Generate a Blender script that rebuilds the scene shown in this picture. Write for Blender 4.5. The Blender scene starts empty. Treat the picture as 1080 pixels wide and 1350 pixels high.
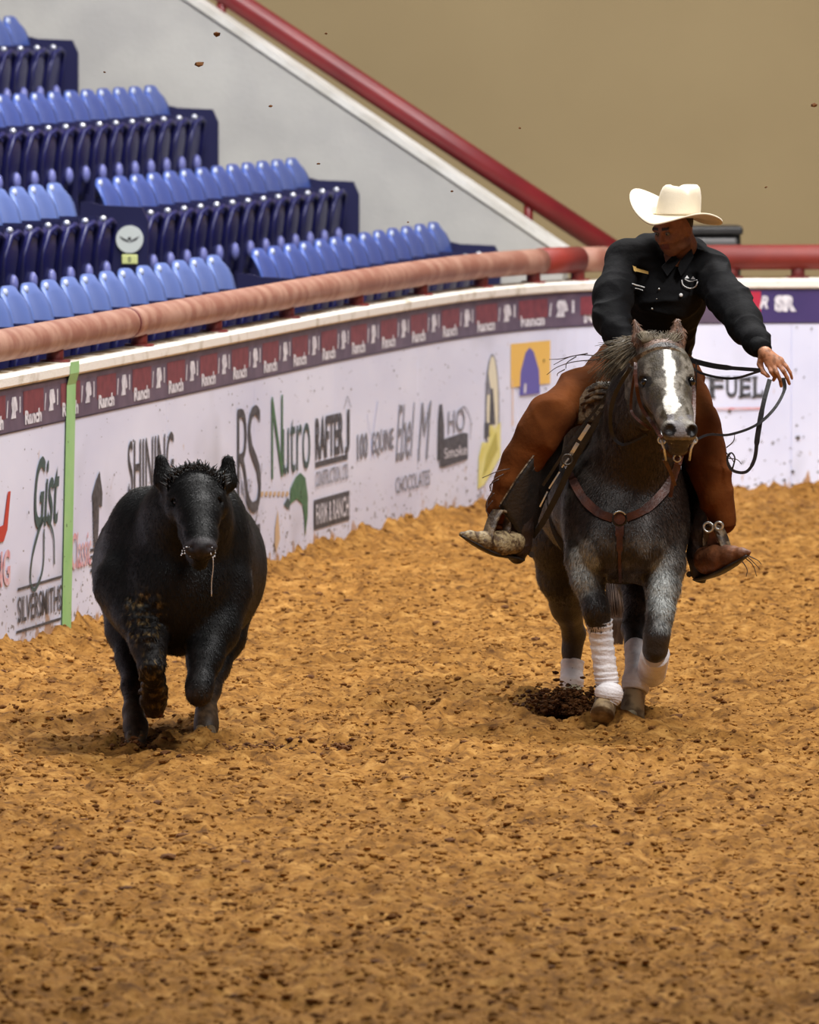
import bpy, bmesh, math, random
import numpy as np
from mathutils import Vector, Matrix

# ------------------------------------------------------------------ camera
HC = 3.54                       # eye height above the dirt
FPX = 12500.0                   # focal length in pixels of the 1080 wide frame
TH = math.atan(722.0 / FPX)     # downward pitch
scene = bpy.context.scene
COL = scene.collection
cam_d = bpy.data.cameras.new('camera')
cam_d.sensor_fit = 'HORIZONTAL'
cam_d.sensor_width = 24.0
cam_d.lens = FPX * 24.0 / 1080.0
cam_d.clip_end = 400
cam_d.dof.use_dof = True
cam_d.dof.focus_distance = 44.0
cam_d.dof.aperture_fstop = 5.0
cam = bpy.data.objects.new('camera', cam_d)
COL.objects.link(cam)
cam.location = (0, 0, HC)
cam.rotation_euler = (math.pi / 2 - TH, 0, 0)
scene.camera = cam
# ------------------------------------------------------------------ world, lamps, exposure
w = bpy.data.worlds.new('hall'); scene.world = w; w.use_nodes = True
w.node_tree.nodes['Background'].inputs[0].default_value = (0.80, 0.88, 1.0, 1)
w.node_tree.nodes['Background'].inputs[1].default_value = 0.10

def hall_lamp(x, y, z, size, power, tx, ty, tz, col=(1, .98, .955)):
    l = bpy.data.lights.new('arena_lamp', 'AREA'); l.shape = 'DISK'; l.size = size
    l.energy = power; l.color = col
    o = bpy.data.objects.new('arena_lamp', l); COL.objects.link(o)
    o.location = (x, y, z)
    o.rotation_euler = (Vector((tx, ty, tz)) - Vector((x, y, z))).to_track_quat('-Z', 'Y').to_euler()
hall_lamp(3.0, 49.0, 15, 3.0, 2500, 0.5, 44, 0)
hall_lamp(7, 36, 14, 3.5, 2600, -1, 48, 0)
hall_lamp(-1, 56, 15, 4.0, 1900, -2, 58, 0)
hall_lamp(6, 64, 13, 4.0, 800, 2, 70, 4)
hall_lamp(2.5, 56, 11, 3.0, 900, -2, 68, 3)
hall_lamp(-3, 36, 15, 5.0, 1100, 0, 40, 0)
scene.view_settings.view_transform = 'Standard'
scene.view_settings.look = 'None'
scene.view_settings.gamma = 1.0
scene.view_settings.use_curve_mapping = False
scene.view_settings.exposure = -0.12

# ------------------------------------------------------------------ helpers
CT, ST = math.cos(TH), math.sin(TH)
def P(px, py, Y):
    """world point at world depth Y that stands at pixel px, py"""
    a = (px - 540.0) / FPX; b = (675.0 - py) / FPX
    dx, dy, dz = a, CT + b * ST, -ST + b * CT
    t = Y / dy
    return Vector((dx * t, Y, HC + dz * t))
def G(px, py, z=0.0):
    a = (px - 540.0) / FPX; b = (675.0 - py) / FPX
    dx, dy, dz = a, CT + b * ST, -ST + b * CT
    t = (z - HC) / dz
    return Vector((dx * t, dy * t, z))
def proj(v):
    x, y, z = v[0], v[1], v[2] - HC
    d = y * CT - z * ST
    return 540 + FPX * x / d, 675 - FPX * (y * ST + z * CT) / d
def S(Y): return FPX / Y        # pixels per metre at depth Y

rng = random.Random(7)
nrs = np.random.RandomState(11)

def mesh_obj(name, verts, faces, mat=None, parent=None, smooth=False):
    me = bpy.data.meshes.new(name)
    me.from_pydata([tuple(v) for v in verts], [], [tuple(f) for f in faces])
    if smooth:
        me.polygons.foreach_set('use_smooth', [True] * len(me.polygons))
    if mat is not None: me.materials.append(mat)
    me.update()
    o = bpy.data.objects.new(name, me); COL.objects.link(o)
    if parent is not None: o.parent = parent
    return o
def np_mesh(name, V, F, mat=None, parent=None, smooth=True):
    """numpy vertices, faces all of one size"""
    V = np.asarray(V, np.float32); F = np.asarray(F, np.int32)
    me = bpy.data.meshes.new(name)
    n = F.shape[1]
    me.vertices.add(len(V)); me.vertices.foreach_set('co', V.ravel())
    me.loops.add(F.size); me.loops.foreach_set('vertex_index', F.ravel())
    me.polygons.add(len(F))
    me.polygons.foreach_set('loop_start', np.arange(len(F), dtype=np.int32) * n)
    me.polygons.foreach_set('loop_total', np.full(len(F), n, np.int32))
    me.update(calc_edges=True)
    me.polygons.foreach_set('use_smooth', np.full(len(F), smooth, bool))
    if mat is not None: me.materials.append(mat)
    o = bpy.data.objects.new(name, me); COL.objects.link(o)
    if parent is not None: o.parent = parent
    return o
def empty(name, loc=(0, 0, 0)):
    o = bpy.data.objects.new(name, None); COL.objects.link(o); o.location = loc
    o.empty_display_size = .1
    return o
def adopt(child, parent):
    """parent a child whose mesh is written in world coordinates"""
    child.parent = parent
    child.location = -Vector(parent.location)
    return child
def tag(o, label=None, cat=None, group=None, kind=None):
    if label: o['label'] = label
    if cat: o['category'] = cat
    if group: o['group'] = group
    if kind: o['kind'] = kind
    return o

def frames(pts):
    """parallel transported frames along a polyline"""
    P_ = [Vector(p) for p in pts]; n = len(P_)
    T = []
    for i in range(n):
        a = P_[max(i - 1, 0)]; b = P_[min(i + 1, n - 1)]
        t = (b - a)
        T.append(t.normalized() if t.length > 1e-9 else Vector((0, 0, 1)))
    up = Vector((0, 0, 1)) if abs(T[0].z) < .9 else Vector((0, 1, 0))
    N = [(up - T[0] * up.dot(T[0])).normalized()]
    for i in range(1, n):
        v = N[-1] - T[i] * N[-1].dot(T[i])
        N.append(v.normalized() if v.length > 1e-6 else N[-1])
    return P_, T, N
def spline(pts, n=8):
    """Catmull-Rom through points (tuples of any length)"""
    A = np.array([list(p) for p in pts], float)
    A = np.vstack([2 * A[0] - A[1], A, 2 * A[-1] - A[-2]])
    out = []
    for i in range(1, len(A) - 2):
        for k in range(n):
            t = k / n
            out.append(.5 * ((2 * A[i]) + (-A[i-1] + A[i+1]) * t + (2*A[i-1] - 5*A[i] + 4*A[i+1] - A[i+2]) * t * t
                             + (-A[i-1] + 3*A[i] - 3*A[i+1] + A[i+2]) * t ** 3))
    out.append(A[-2])
    return [tuple(p) for p in out]
def tube(pts, r, seg=8, caps=True, flat=1.0, fdir=None):
    """tube of radius r (number or list); flat scales the second axis; returns verts, faces"""
    P_, T, N = frames(pts); n = len(P_)
    V = []; F = []
    for i in range(n):
        ri = r[i] if hasattr(r, '__len__') else r
        a = N[i]
        if fdir is not None:
            d = Vector(fdir[i] if hasattr(fdir[0], '__len__') else fdir)
            d = d - T[i] * d.dot(T[i])
            if d.length > 1e-6: a = d.normalized()
        b = T[i].cross(a)
        for k in range(seg):
            th = 2 * math.pi * k / seg
            V.append(P_[i] + a * (math.cos(th) * ri * flat) + b * (math.sin(th) * ri))
    for i in range(n - 1):
        for k in range(seg):
            k2 = (k + 1) % seg
            F.append((i * seg + k, i * seg + k2, (i + 1) * seg + k2, (i + 1) * seg + k))
    if caps:
        F.append(tuple(range(seg - 1, -1, -1))); F.append(tuple((n - 1) * seg + k for k in range(seg)))
    return V, F
def join(*parts):
    V = []; F = []
    for v, f in parts:
        o = len(V); V += list(v); F += [tuple(i + o for i in q) for q in f]
    return V, F
def box(x0, x1, y0, y1, z0, z1):
    V = [(x, y, z) for x in (x0, x1) for y in (y0, y1) for z in (z0, z1)]
    F = [(0, 1, 3, 2), (4, 6, 7, 5), (0, 4, 5, 1), (2, 3, 7, 6), (0, 2, 6, 4), (1, 5, 7, 3)]
    return V, F
def tf(vf, M):
    return [M @ Vector(v) for v in vf[0]], vf[1]
def bevel(o, w=.004, seg=2):
    bm = bmesh.new(); bm.from_mesh(o.data)
    bmesh.ops.bevel(bm, geom=list(bm.edges), offset=w, segments=seg, affect='EDGES', profile=.5)
    bm.to_mesh(o.data); bm.free(); return o
def ball(c, r, seg=10, rings=7):
    if not hasattr(r, '__len__'): r = (r, r, r)
    V = [(c[0], c[1], c[2] + r[2])]
    for i in range(1, rings):
        p = math.pi * i / rings
        for k in range(seg):
            t = 2 * math.pi * k / seg
            V.append((c[0] + r[0] * math.sin(p) * math.cos(t), c[1] + r[1] * math.sin(p) * math.sin(t), c[2] + r[2] * math.cos(p)))
    V.append((c[0], c[1], c[2] - r[2])); e = len(V) - 1
    F = [(0, 1 + k, 1 + (k + 1) % seg) for k in range(seg)]
    for i in range(rings - 2):
        for k in range(seg):
            a = 1 + i * seg + k; b = 1 + i * seg + (k + 1) % seg
            F.append((a, a + seg, b + seg, b))
    o = 1 + (rings - 2) * seg
    F += [(e, o + (k + 1) % seg, o + k) for k in range(seg)]
    return V, F

# ------------------------------------------------------------------ materials
def mat(name, col, rough=.6, metal=0.0, col2=None, nscale=8, bump=0.0, bscale=40, spec=.5, bdist=.01, sheen=0, coat=0,
        stretch=None, ncontrast=(.35, .65), detail=4):
    m = bpy.data.materials.new(name); m.use_nodes = True
    nt = m.node_tree; b = nt.nodes['Principled BSDF']
    b.inputs['Roughness'].default_value = rough; b.inputs['Metallic'].default_value = metal
    b.inputs['Specular IOR Level'].default_value = spec
    b.inputs['Base Color'].default_value = (*col, 1)
    if sheen: b.inputs['Sheen Weight'].default_value = sheen
    if coat: b.inputs['Coat Weight'].default_value = coat
    tc = nt.nodes.new('ShaderNodeTexCoord'); src = tc.outputs['Object']
    if stretch:
        mp = nt.nodes.new('ShaderNodeMapping'); mp.inputs['Scale'].default_value = stretch
        nt.links.new(src, mp.inputs[0]); src = mp.outputs[0]
    if col2 is not None:
        n = nt.nodes.new('ShaderNodeTexNoise'); n.inputs['Scale'].default_value = nscale; n.inputs['Detail'].default_value = detail
        nt.links.new(src, n.inputs['Vector'])
        r = nt.nodes.new('ShaderNodeValToRGB')
        r.color_ramp.elements[0].position = ncontrast[0]; r.color_ramp.elements[0].color = (*col, 1)
        r.color_ramp.elements[1].position = ncontrast[1]; r.color_ramp.elements[1].color = (*col2, 1)
        nt.links.new(n.outputs['Fac'], r.inputs[0]); nt.links.new(r.outputs[0], b.inputs['Base Color'])
    if bump:
        n2 = nt.nodes.new('ShaderNodeTexNoise'); n2.inputs['Scale'].default_value = bscale; n2.inputs['Detail'].default_value = 5
        nt.links.new(src, n2.inputs['Vector'])
        bp = nt.nodes.new('ShaderNodeBump'); bp.inputs['Strength'].default_value = bump; bp.inputs['Distance'].default_value = bdist
        nt.links.new(n2.outputs['Fac'], bp.inputs['Height']); nt.links.new(bp.outputs[0], b.inputs['Normal'])
    return m
def sc(r, g, b):
    """sRGB 0-255 to linear"""
    return tuple(((c / 255) / 12.92 if c / 255 <= .04045 else (((c / 255) + .055) / 1.055) ** 2.4) for c in (r, g, b))
def attr_mat(name, rough=.6, bump=.3, bscale=60, bdist=.006, attr='coat', namt=.35, nscale=30, spec=.3, stretch=None, rattr=False):
    """colour from the mesh's coat attribute with fine noise over it"""
    m = bpy.data.materials.new(name); m.use_nodes = True
    nt = m.node_tree; b = nt.nodes['Principled BSDF']
    b.inputs['Roughness'].default_value = rough; b.inputs['Specular IOR Level'].default_value = spec
    a = nt.nodes.new('ShaderNodeAttribute'); a.attribute_name = attr
    tc = nt.nodes.new('ShaderNodeTexCoord'); src = tc.outputs['Object']
    if stretch:
        mp = nt.nodes.new('ShaderNodeMapping'); mp.inputs['Scale'].default_value = stretch
        nt.links.new(src, mp.inputs[0]); src = mp.outputs[0]
    n = nt.nodes.new('ShaderNodeTexNoise'); n.inputs['Scale'].default_value = nscale; n.inputs['Detail'].default_value = 6
    nt.links.new(src, n.inputs['Vector'])
    mr = nt.nodes.new('ShaderNodeMapRange')
    mr.inputs[1].default_value = .3; mr.inputs[2].default_value = .7; mr.inputs[3].default_value = 1 - namt; mr.inputs[4].default_value = 1 + namt
    nt.links.new(n.outputs['Fac'], mr.inputs[0])
    vm = nt.nodes.new('ShaderNodeVectorMath'); vm.operation = 'SCALE'
    nt.links.new(a.outputs['Color'], vm.inputs[0]); nt.links.new(mr.outputs[0], vm.inputs['Scale'])
    nt.links.new(vm.outputs[0], b.inputs['Base Color'])
    n2 = nt.nodes.new('ShaderNodeTexNoise'); n2.inputs['Scale'].default_value = bscale; n2.inputs['Detail'].default_value = 5
    nt.links.new(src, n2.inputs['Vector'])
    bp = nt.nodes.new('ShaderNodeBump'); bp.inputs['Strength'].default_value = bump; bp.inputs['Distance'].default_value = bdist
    nt.links.new(n2.outputs['Fac'], bp.inputs['Height']); nt.links.new(bp.outputs[0], b.inputs['Normal'])
    return m
def set_attr(o, cols, attr='coat'):
    me = o.data
    ca = me.color_attributes.new(attr, 'FLOAT_COLOR', 'POINT')
    a = np.ones((len(me.vertices), 4), np.float32); a[:, :3] = cols
    ca.data.foreach_set('color', a.ravel())

# ------------------------------------------------------------------ value noise (numpy)
def vnoise(x, y, seed=0):
    xi = np.floor(x).astype(np.int64); yi = np.floor(y).astype(np.int64)
    fx = x - xi; fy = y - yi
    fx = fx * fx * (3 - 2 * fx); fy = fy * fy * (3 - 2 * fy)
    def h(a, b):
        n = (a * 374761393 + b * 668265263 + seed * 982451653) & 0x7fffffff
        n = ((n ^ (n >> 13)) * 1274126177) & 0x7fffffff
        return ((n ^ (n >> 16)) & 0xffff) / 65535.0
    return (h(xi, yi) * (1 - fx) + h(xi + 1, yi) * fx) * (1 - fy) + (h(xi, yi + 1) * (1 - fx) + h(xi + 1, yi + 1) * fx) * fy
def vnoise3(p, f, seed=0):
    """cheap 3d noise from three planes"""
    return (vnoise(p[:, 0] * f, p[:, 1] * f, seed) + vnoise(p[:, 1] * f + 31, p[:, 2] * f, seed + 1) + vnoise(p[:, 2] * f + 77, p[:, 0] * f, seed + 2)) / 3

# ------------------------------------------------------------------ implicit surfaces
class Blob:
    """smooth union of tapered capsules and ellipsoids, polygonised by surface nets: one continuous skin"""
    def __init__(s): s.ops = []
    def cap(s, a, b, ra, rb, k=.03, w=None, f=1.0, op='add'):
        s.ops.append(('cap', Vector(a), Vector(b), ra, rb, k, w, f, op)); return s
    def chain(s, pts, k=.03, w=None, f=1.0):
        """pts: (vector, r)"""
        for (a, ra), (b, rb) in zip(pts[:-1], pts[1:]): s.cap(a, b, ra, rb, k, w, f)
        return s
    def ell(s, c, r, k=.03, rot=None, op='add'):
        s.ops.append(('ell', Vector(c), tuple(r), rot, None, k, None, 1, op)); return s
    def build(s, h):
        lo = np.full(3, 1e9); hi = -lo
        for o in s.ops:
            if o[8] != 'add': continue
            if o[0] == 'cap':
                R = max(o[3], o[4]) * max(1, o[7])
                for q in (o[1], o[2]): lo = np.minimum(lo, np.array(q) - R); hi = np.maximum(hi, np.array(q) + R)
            else:
                R = max(o[2]); lo = np.minimum(lo, np.array(o[1]) - R); hi = np.maximum(hi, np.array(o[1]) + R)
        lo -= 3 * h; hi += 3 * h
        n = np.ceil((hi - lo) / h).astype(int) + 1
        Fd = np.full(n, 0.2, np.float32)
        ax = [(lo[i] + np.arange(n[i]) * h).astype(np.float32) for i in range(3)]
        for o in s.ops:
            kind, k, op = o[0], o[5], o[8]
            mg = k + 3 * h
            if kind == 'cap':
                R = max(o[3], o[4]) * max(1, o[7]) + mg
                a_ = np.minimum(o[1], o[2]) - R; b_ = np.maximum(o[1], o[2]) + R
            else:
                R = max(o[2]) + mg; a_ = np.array(o[1]) - R; b_ = np.array(o[1]) + R
            i0 = np.clip(((a_ - lo) / h).astype(int), 0, n); i1 = np.clip(((b_ - lo) / h).astype(int) + 2, 0, n)
            if (i1 <= i0).any(): continue
            X = ax[0][i0[0]:i1[0], None, None]; Y = ax[1][None, i0[1]:i1[1], None]; Z = ax[2][None, None, i0[2]:i1[2]]
            if kind == 'cap':
                A = o[1]; D = o[2] - o[1]; L = max(D.length_squared, 1e-10)
                t = np.clip(((X - A.x) * D.x + (Y - A.y) * D.y + (Z - A.z) * D.z) / L, 0, 1)
                vx = X - A.x - t * D.x; vy = Y - A.y - t * D.y; vz = Z - A.z - t * D.z
                if o[6] is not None:
                    W = Vector(o[6]).normalized(); q = (vx * W.x + vy * W.y + vz * W.z) * (1 - 1 / o[7])
                    vx = vx - q * W.x; vy = vy - q * W.y; vz = vz - q * W.z
                d = np.sqrt(vx * vx + vy * vy + vz * vz) - (o[3] + (o[4] - o[3]) * t)
            else:
                x = X - o[1].x; y = Y - o[1].y; z = Z - o[1].z
                if o[3] is not None:
                    M = o[3].to_3x3().transposed()
                    x, y, z = (M[0][0]*x + M[0][1]*y + M[0][2]*z, M[1][0]*x + M[1][1]*y + M[1][2]*z, M[2][0]*x + M[2][1]*y + M[2][2]*z)
                r = o[2]
                k0 = np.sqrt((x/r[0])**2 + (y/r[1])**2 + (z/r[2])**2); k1 = np.sqrt((x/r[0]**2)**2 + (y/r[1]**2)**2 + (z/r[2]**2)**2)
                d = k0 * (k0 - 1) / np.maximum(k1, 1e-6)
            sl = (slice(i0[0], i1[0]), slice(i0[1], i1[1]), slice(i0[2], i1[2]))
            c = Fd[sl]
            if op == 'add':
                hh = np.maximum(k - np.abs(c - d), 0) / max(k, 1e-6)
                Fd[sl] = np.minimum(c, d) - hh * hh * k * .25
            else:
                d = -d
                hh = np.maximum(k - np.abs(c - d), 0) / max(k, 1e-6)
                Fd[sl] = np.maximum(c, d) + hh * hh * k * .25
        return s.nets(Fd, lo, h)
    @staticmethod
    def nets(Fd, lo, h):
        ins = Fd < 0
        nx, ny, nz = Fd.shape
        cnt = np.zeros((nx-1, ny-1, nz-1), np.int8)
        for i in (0, 1):
            for j in (0, 1):
                for k in (0, 1): cnt += ins[i:nx-1+i, j:ny-1+j, k:nz-1+k]
        act = (cnt > 0) & (cnt < 8)
        ci = np.argwhere(act)
        idx = np.full(act.shape, -1, np.int32); idx[act] = np.arange(len(ci))
        acc = np.zeros((len(ci), 3)); num = np.zeros(len(ci))
        cs = [(i, j, k) for i in (0, 1) for j in (0, 1) for k in (0, 1)]
        val = {c: Fd[ci[:, 0] + c[0], ci[:, 1] + c[1], ci[:, 2] + c[2]] for c in cs}
        for c in cs:
            for a in range(3):
                if c[a]: continue
                e = list(c); e[a] = 1; e = tuple(e)
                v0, v1 = val[c], val[e]; m = (v0 < 0) != (v1 < 0)
                t = np.where(m, v0 / np.where(m, v0 - v1, 1), 0)
                p = np.tile(np.array(c, float), (len(ci), 1)); p[:, a] = t
                acc[m] += p[m]; num[m] += 1
        V = lo + (ci + acc / num[:, None]) * h
        Fs = []
        for a in range(3):
            b, c = (a + 1) % 3, (a + 2) % 3
            s0 = [slice(None)] * 3; s1 = [slice(None)] * 3; s0[a] = slice(0, -1); s1[a] = slice(1, None)
            cr = ins[tuple(s0)] != ins[tuple(s1)]
            e = np.argwhere(cr)
            e = e[(e[:, b] > 0) & (e[:, c] > 0) & (e[:, b] < Fd.shape[b]-1) & (e[:, c] < Fd.shape[c]-1)]
            def g(db, dc):
                q = e.copy(); q[:, b] -= db; q[:, c] -= dc
                return idx[q[:, 0], q[:, 1], q[:, 2]]
            quad = np.stack([g(1, 1), g(0, 1), g(0, 0), g(1, 0)], 1)
            fl = ~ins[e[:, 0], e[:, 1], e[:, 2]]
            quad[fl] = quad[fl][:, ::-1]
            Fs.append(quad)
        return V, np.vstack(Fs)
def relax(V, F, it=2, lam=.5):
    """laplacian smoothing"""
    n = len(V)
    E = np.vstack([F[:, [i, (i + 1) % F.shape[1]]] for i in range(F.shape[1])])
    for _ in range(it):
        s = np.zeros_like(V); c = np.zeros(n)
        for a, b in ((0, 1), (1, 0)):
            for d in range(3): s[:, d] += np.bincount(E[:, a], V[E[:, b], d], n)
            c += np.bincount(E[:, a], minlength=n)
        V = V + lam * (s / np.maximum(c, 1)[:, None] - V)
    return V
def normals(V, F):
    a = V[F[:, 2]] - V[F[:, 0]]; b = V[F[:, 3]] - V[F[:, 1]]
    fn = np.cross(a, b); N = np.zeros_like(V)
    for i in range(4):
        for d in range(3): N[:, d] += np.bincount(F[:, i], fn[:, d], len(V))
    return N / np.maximum(np.linalg.norm(N, axis=1), 1e-12)[:, None]
def fur(name, V, Nn, C, n, length, width, down, m, seed=0, lift=.25, jit=.5, mask=None, cvar=(.5, 1.7)):
    """short hairs lying on a skin: one thin blade each, coloured from the coat under it"""
    g = np.random.RandomState(seed)
    pool = np.arange(len(V)) if mask is None else np.nonzero(mask)[0]
    i = pool[g.randint(0, len(pool), n)]
    p = V[i] + (g.rand(n, 3) - .5) * .006; nn = Nn[i]
    d = np.tile(np.array(down, float), (n, 1)) + (g.rand(n, 3) - .5) * jit
    d -= nn * (d * nn).sum(1)[:, None]; d /= np.maximum(np.linalg.norm(d, axis=1), 1e-6)[:, None]
    d = d + nn * lift; s = np.cross(d, nn); s /= np.maximum(np.linalg.norm(s, axis=1), 1e-6)[:, None]
    L = (length * (.5 + g.rand(n)))[:, None]
    A = p + s * width / 2; B_ = p - s * width / 2; M_ = p + d * L * .55 + nn * .0012; T = p + d * L
    VV = np.stack([A, B_, M_ - s * width * .4, M_ + s * width * .4, T], 1).reshape(-1, 3)
    b = np.arange(n)[:, None] * 5
    F = np.vstack([b + np.array([[0, 1, 2]]), b + np.array([[0, 2, 3]]), b + np.array([[3, 2, 4]])])
    o = np_mesh(name, VV, F, m, None, False)
    k = cvar[0] + (cvar[1] - cvar[0]) * g.rand(n) ** 2.0
    set_attr(o, np.repeat(C[i] * k[:, None], 5, 0))
    tag(o, kind='stuff'); return o
# ================================================================== the barrier wall's path
WT = 1.47                       # top of the barrier
_ctrl = [(-2.06 - 2.2 * k / 5.44 * 1.0, 47.7 - 2.2 * k) for k in range(9, 0, -1)] + \
        [(-2.06, 47.7), (-1.66, 49.9), (-1.25, 52.1), (-.847, 54.3), (-.44, 56.5), (-.05, 58.4), (.24, 59.7), (.50, 60.65), (.78, 61.4), (1.10, 61.98), (1.6, 62.35), (2.4, 62.55), (4, 62.6), (7, 62.6), (12, 62.6)]
_pts = np.array(spline(_ctrl, 12))
_sl = np.concatenate([[0], np.cumsum(np.linalg.norm(np.diff(_pts, axis=0), axis=1))])
def W(u):
    """point and arena-side normal of the wall at arc length u"""
    u = np.asarray(u, float)
    x = np.interp(u, _sl, _pts[:, 0]); y = np.interp(u, _sl, _pts[:, 1])
    e = .05
    tx = np.interp(u + e, _sl, _pts[:, 0]) - np.interp(u - e, _sl, _pts[:, 0]); ty = np.interp(u + e, _sl, _pts[:, 1]) - np.interp(u - e, _sl, _pts[:, 1])
    L = np.hypot(tx, ty); return x, y, ty / L, -tx / L
UEND = float(_sl[-1])
_us = np.linspace(0, UEND, 3000); _wx, _wy, _, _ = W(_us)
_dd = _wy * CT - (.9 - HC) * ST
_upx = 540 + FPX * _wx / _dd
def U(px): return float(np.interp(px, _upx, _us))
def UZ(px, py):
    """wall coordinates seen at a pixel"""
    u = U(px); x, y, _, _ = W(u)
    return u, float(P(px, py, float(y)).z)
def wall_dist(X, Y):
    """distance into the arena from the wall (numpy)"""
    d = np.full(X.shape, 1e3)
    for i in range(0, len(_pts) - 1, 3):
        j = min(i + 3, len(_pts) - 1)
        a = _pts[i]; b = _pts[j]; e = b - a; L = e @ e
        t = np.clip(((X - a[0]) * e[0] + (Y - a[1]) * e[1]) / L, 0, 1)
        vx = X - a[0] - t * e[0]; vy = Y - a[1] - t * e[1]
        dd = np.hypot(vx, vy); sg = np.sign(e[0] * vy - e[1] * vx)
        m = dd < np.abs(d) - 1e-9
        d = np.where(m, -sg * dd, d)
    return d

# ------------------------------------------------------------------ dirt floor
def dirt_mat():
    m = bpy.data.materials.new('arena_dirt'); m.use_nodes = True
    nt = m.node_tree; b = nt.nodes['Principled BSDF']; b.inputs['Roughness'].default_value = .95; b.inputs['Specular IOR Level'].default_value = .15
    tc = nt.nodes.new('ShaderNodeTexCoord')
    def noise(s, d=6):
        n = nt.nodes.new('ShaderNodeTexNoise'); n.inputs['Scale'].default_value = s; n.inputs['Detail'].default_value = d
        n.inputs['Roughness'].default_value = .65
        nt.links.new(tc.outputs['Object'], n.inputs['Vector']); return n.outputs['Fac']
    r = nt.nodes.new('ShaderNodeValToRGB'); e = r.color_ramp.elements
    e[0].position = .30; e[0].color = (*sc(88, 58, 28), 1); e[1].position = .68; e[1].color = (*sc(182, 138, 76), 1)
    x = e.new(.5); x.color = (*sc(150, 106, 50), 1)
    nt.links.new(noise(9), r.inputs[0])
    r2 = nt.nodes.new('ShaderNodeValToRGB'); r2.color_ramp.elements[0].position = .32; r2.color_ramp.elements[1].position = .48
    r2.color_ramp.elements[0].color = (.50, .44, .40, 1); r2.color_ramp.elements[1].color = (1, 1, 1, 1)
    nt.links.new(noise(38, 3), r2.inputs[0])
    mx = nt.nodes.new('ShaderNodeMix'); mx.data_type = 'RGBA'; mx.blend_type = 'MULTIPLY'; mx.inputs[0].default_value = 1
    nt.links.new(r.outputs[0], mx.inputs[6]); nt.links.new(r2.outputs[0], mx.inputs[7])
    r3 = nt.nodes.new('ShaderNodeValToRGB'); r3.color_ramp.elements[0].position = .35; r3.color_ramp.elements[1].position = .65
    r3.color_ramp.elements[0].color = (.80, .76, .70, 1); r3.color_ramp.elements[1].color = (1.05, 1.03, 1.0, 1)
    nt.links.new(noise(.9, 3), r3.inputs[0])
    mx2 = nt.nodes.new('ShaderNodeMix'); mx2.data_type = 'RGBA'; mx2.blend_type = 'MULTIPLY'; mx2.inputs[0].default_value = 1
    nt.links.new(mx.outputs[2], mx2.inputs[6]); nt.links.new(r3.outputs[0], mx2.inputs[7])
    nt.links.new(mx2.outputs[2], b.inputs['Base Color'])
    bp = nt.nodes.new('ShaderNodeBump'); bp.inputs['Strength'].default_value = .6; bp.inputs['Distance'].default_value = .01
    nt.links.new(noise(70, 4), bp.inputs['Height']); nt.links.new(bp.outputs[0], b.inputs['Normal'])
    return m
DIRT = dirt_mat()
HOOFPITS = []                   # (x, y, r, depth)
def ground_h(X, Y):
    h = .030 * (vnoise(X * .9, Y * .8, 1) - .5) + .030 * (vnoise(X * 2.6, Y * 2.2, 2) - .5)
    n3 = vnoise(X * 7, Y * 5.5, 3); h += .040 * (n3 - .5)
    n4 = vnoise(X * 17, Y * 11, 4); h += .030 * (n4 - .5)
    n5 = vnoise(X * 37, Y * 17, 5); h += .020 * (n5 - .5)
    n6 = vnoise(X * 70, Y * 23, 6); h += .006 * (n6 - .5)
    cl = vnoise(X * 12, Y * 9, 8); h += .030 * np.clip(cl - .72, 0, 1) * 3
    ho = vnoise(X * 3.1 + 5, Y * 1.9, 9); h -= .05 * np.clip(ho - .70, 0, 1) * 3
    for (x, y, r, dp) in HOOFPITS:
        d2 = ((X - x) ** 2 + ((Y - y)) ** 2) / (r * r)
        h += dp * (-np.exp(-d2 * 2.2) + .75 * np.exp(-(np.sqrt(d2) - 1.25) ** 2 * 7) * (.5 + n4))
    return h
_g = [G(180, 985), G(272, 975), G(833, 953), G(800, 944), G(757, 918)]
for q in _g: HOOFPITS.append((q.x, q.y, .13, .035))
for (px, py, r, dp) in [(720, 940, .25, .04), (750, 950, .2, .035), (300, 985, .22, .03), (350, 992, .2, .03), (445, 985, .14, .03),
                        (640, 1100, .3, .02), (900, 1010, .4, .03), (1000, 960, .5, .03), (470, 945, .4, .03), (590, 940, .35, .03), (120, 960, .4, .025)]:
    q = G(px, py); HOOFPITS.append((q.x, q.y, r, dp))
def full_h(X, Y):
    h = ground_h(X, Y)
    d = np.maximum(wall_dist(X, Y), 0)
    j = vnoise(X * 5 + 3, Y * 3, 21) * .6 + vnoise(X * 22, Y * 12, 22) * .5
    return h + (.04 + .10 * j) * np.exp(-d / .16) + .03 * np.exp(-d / .6)
gx = np.concatenate([np.linspace(-14, -3.6, 40)[:-1], np.arange(-3.6, 3.6, .0125), np.linspace(3.6, 14, 40)])
gy = np.concatenate([np.linspace(-6, 29.5, 60)[:-1], np.arange(29.5, 50, .036), np.arange(50, 62.9, .05), [63.6]])
GX, GY = np.meshgrid(gx, gy, indexing='ij')
dense = ((np.abs(GX) <= 3.6) & (GY > 29))
GZ = full_h(GX, GY) - .0
nxg, nyg = GX.shape
I = np.arange(nxg * nyg).reshape(nxg, nyg)
FF = np.stack([I[:-1, :-1], I[1:, :-1], I[1:, 1:], I[:-1, 1:]], -1).reshape(-1, 4)
floor = np_mesh('floor', np.stack([GX, GY, GZ], -1).reshape(-1, 3), FF, DIRT)
tag(floor, 'churned tan dirt floor of the arena with hoof marks', kind='structure')
def gz(x, y): return float(full_h(np.array([x]), np.array([y]))[0])

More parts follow.
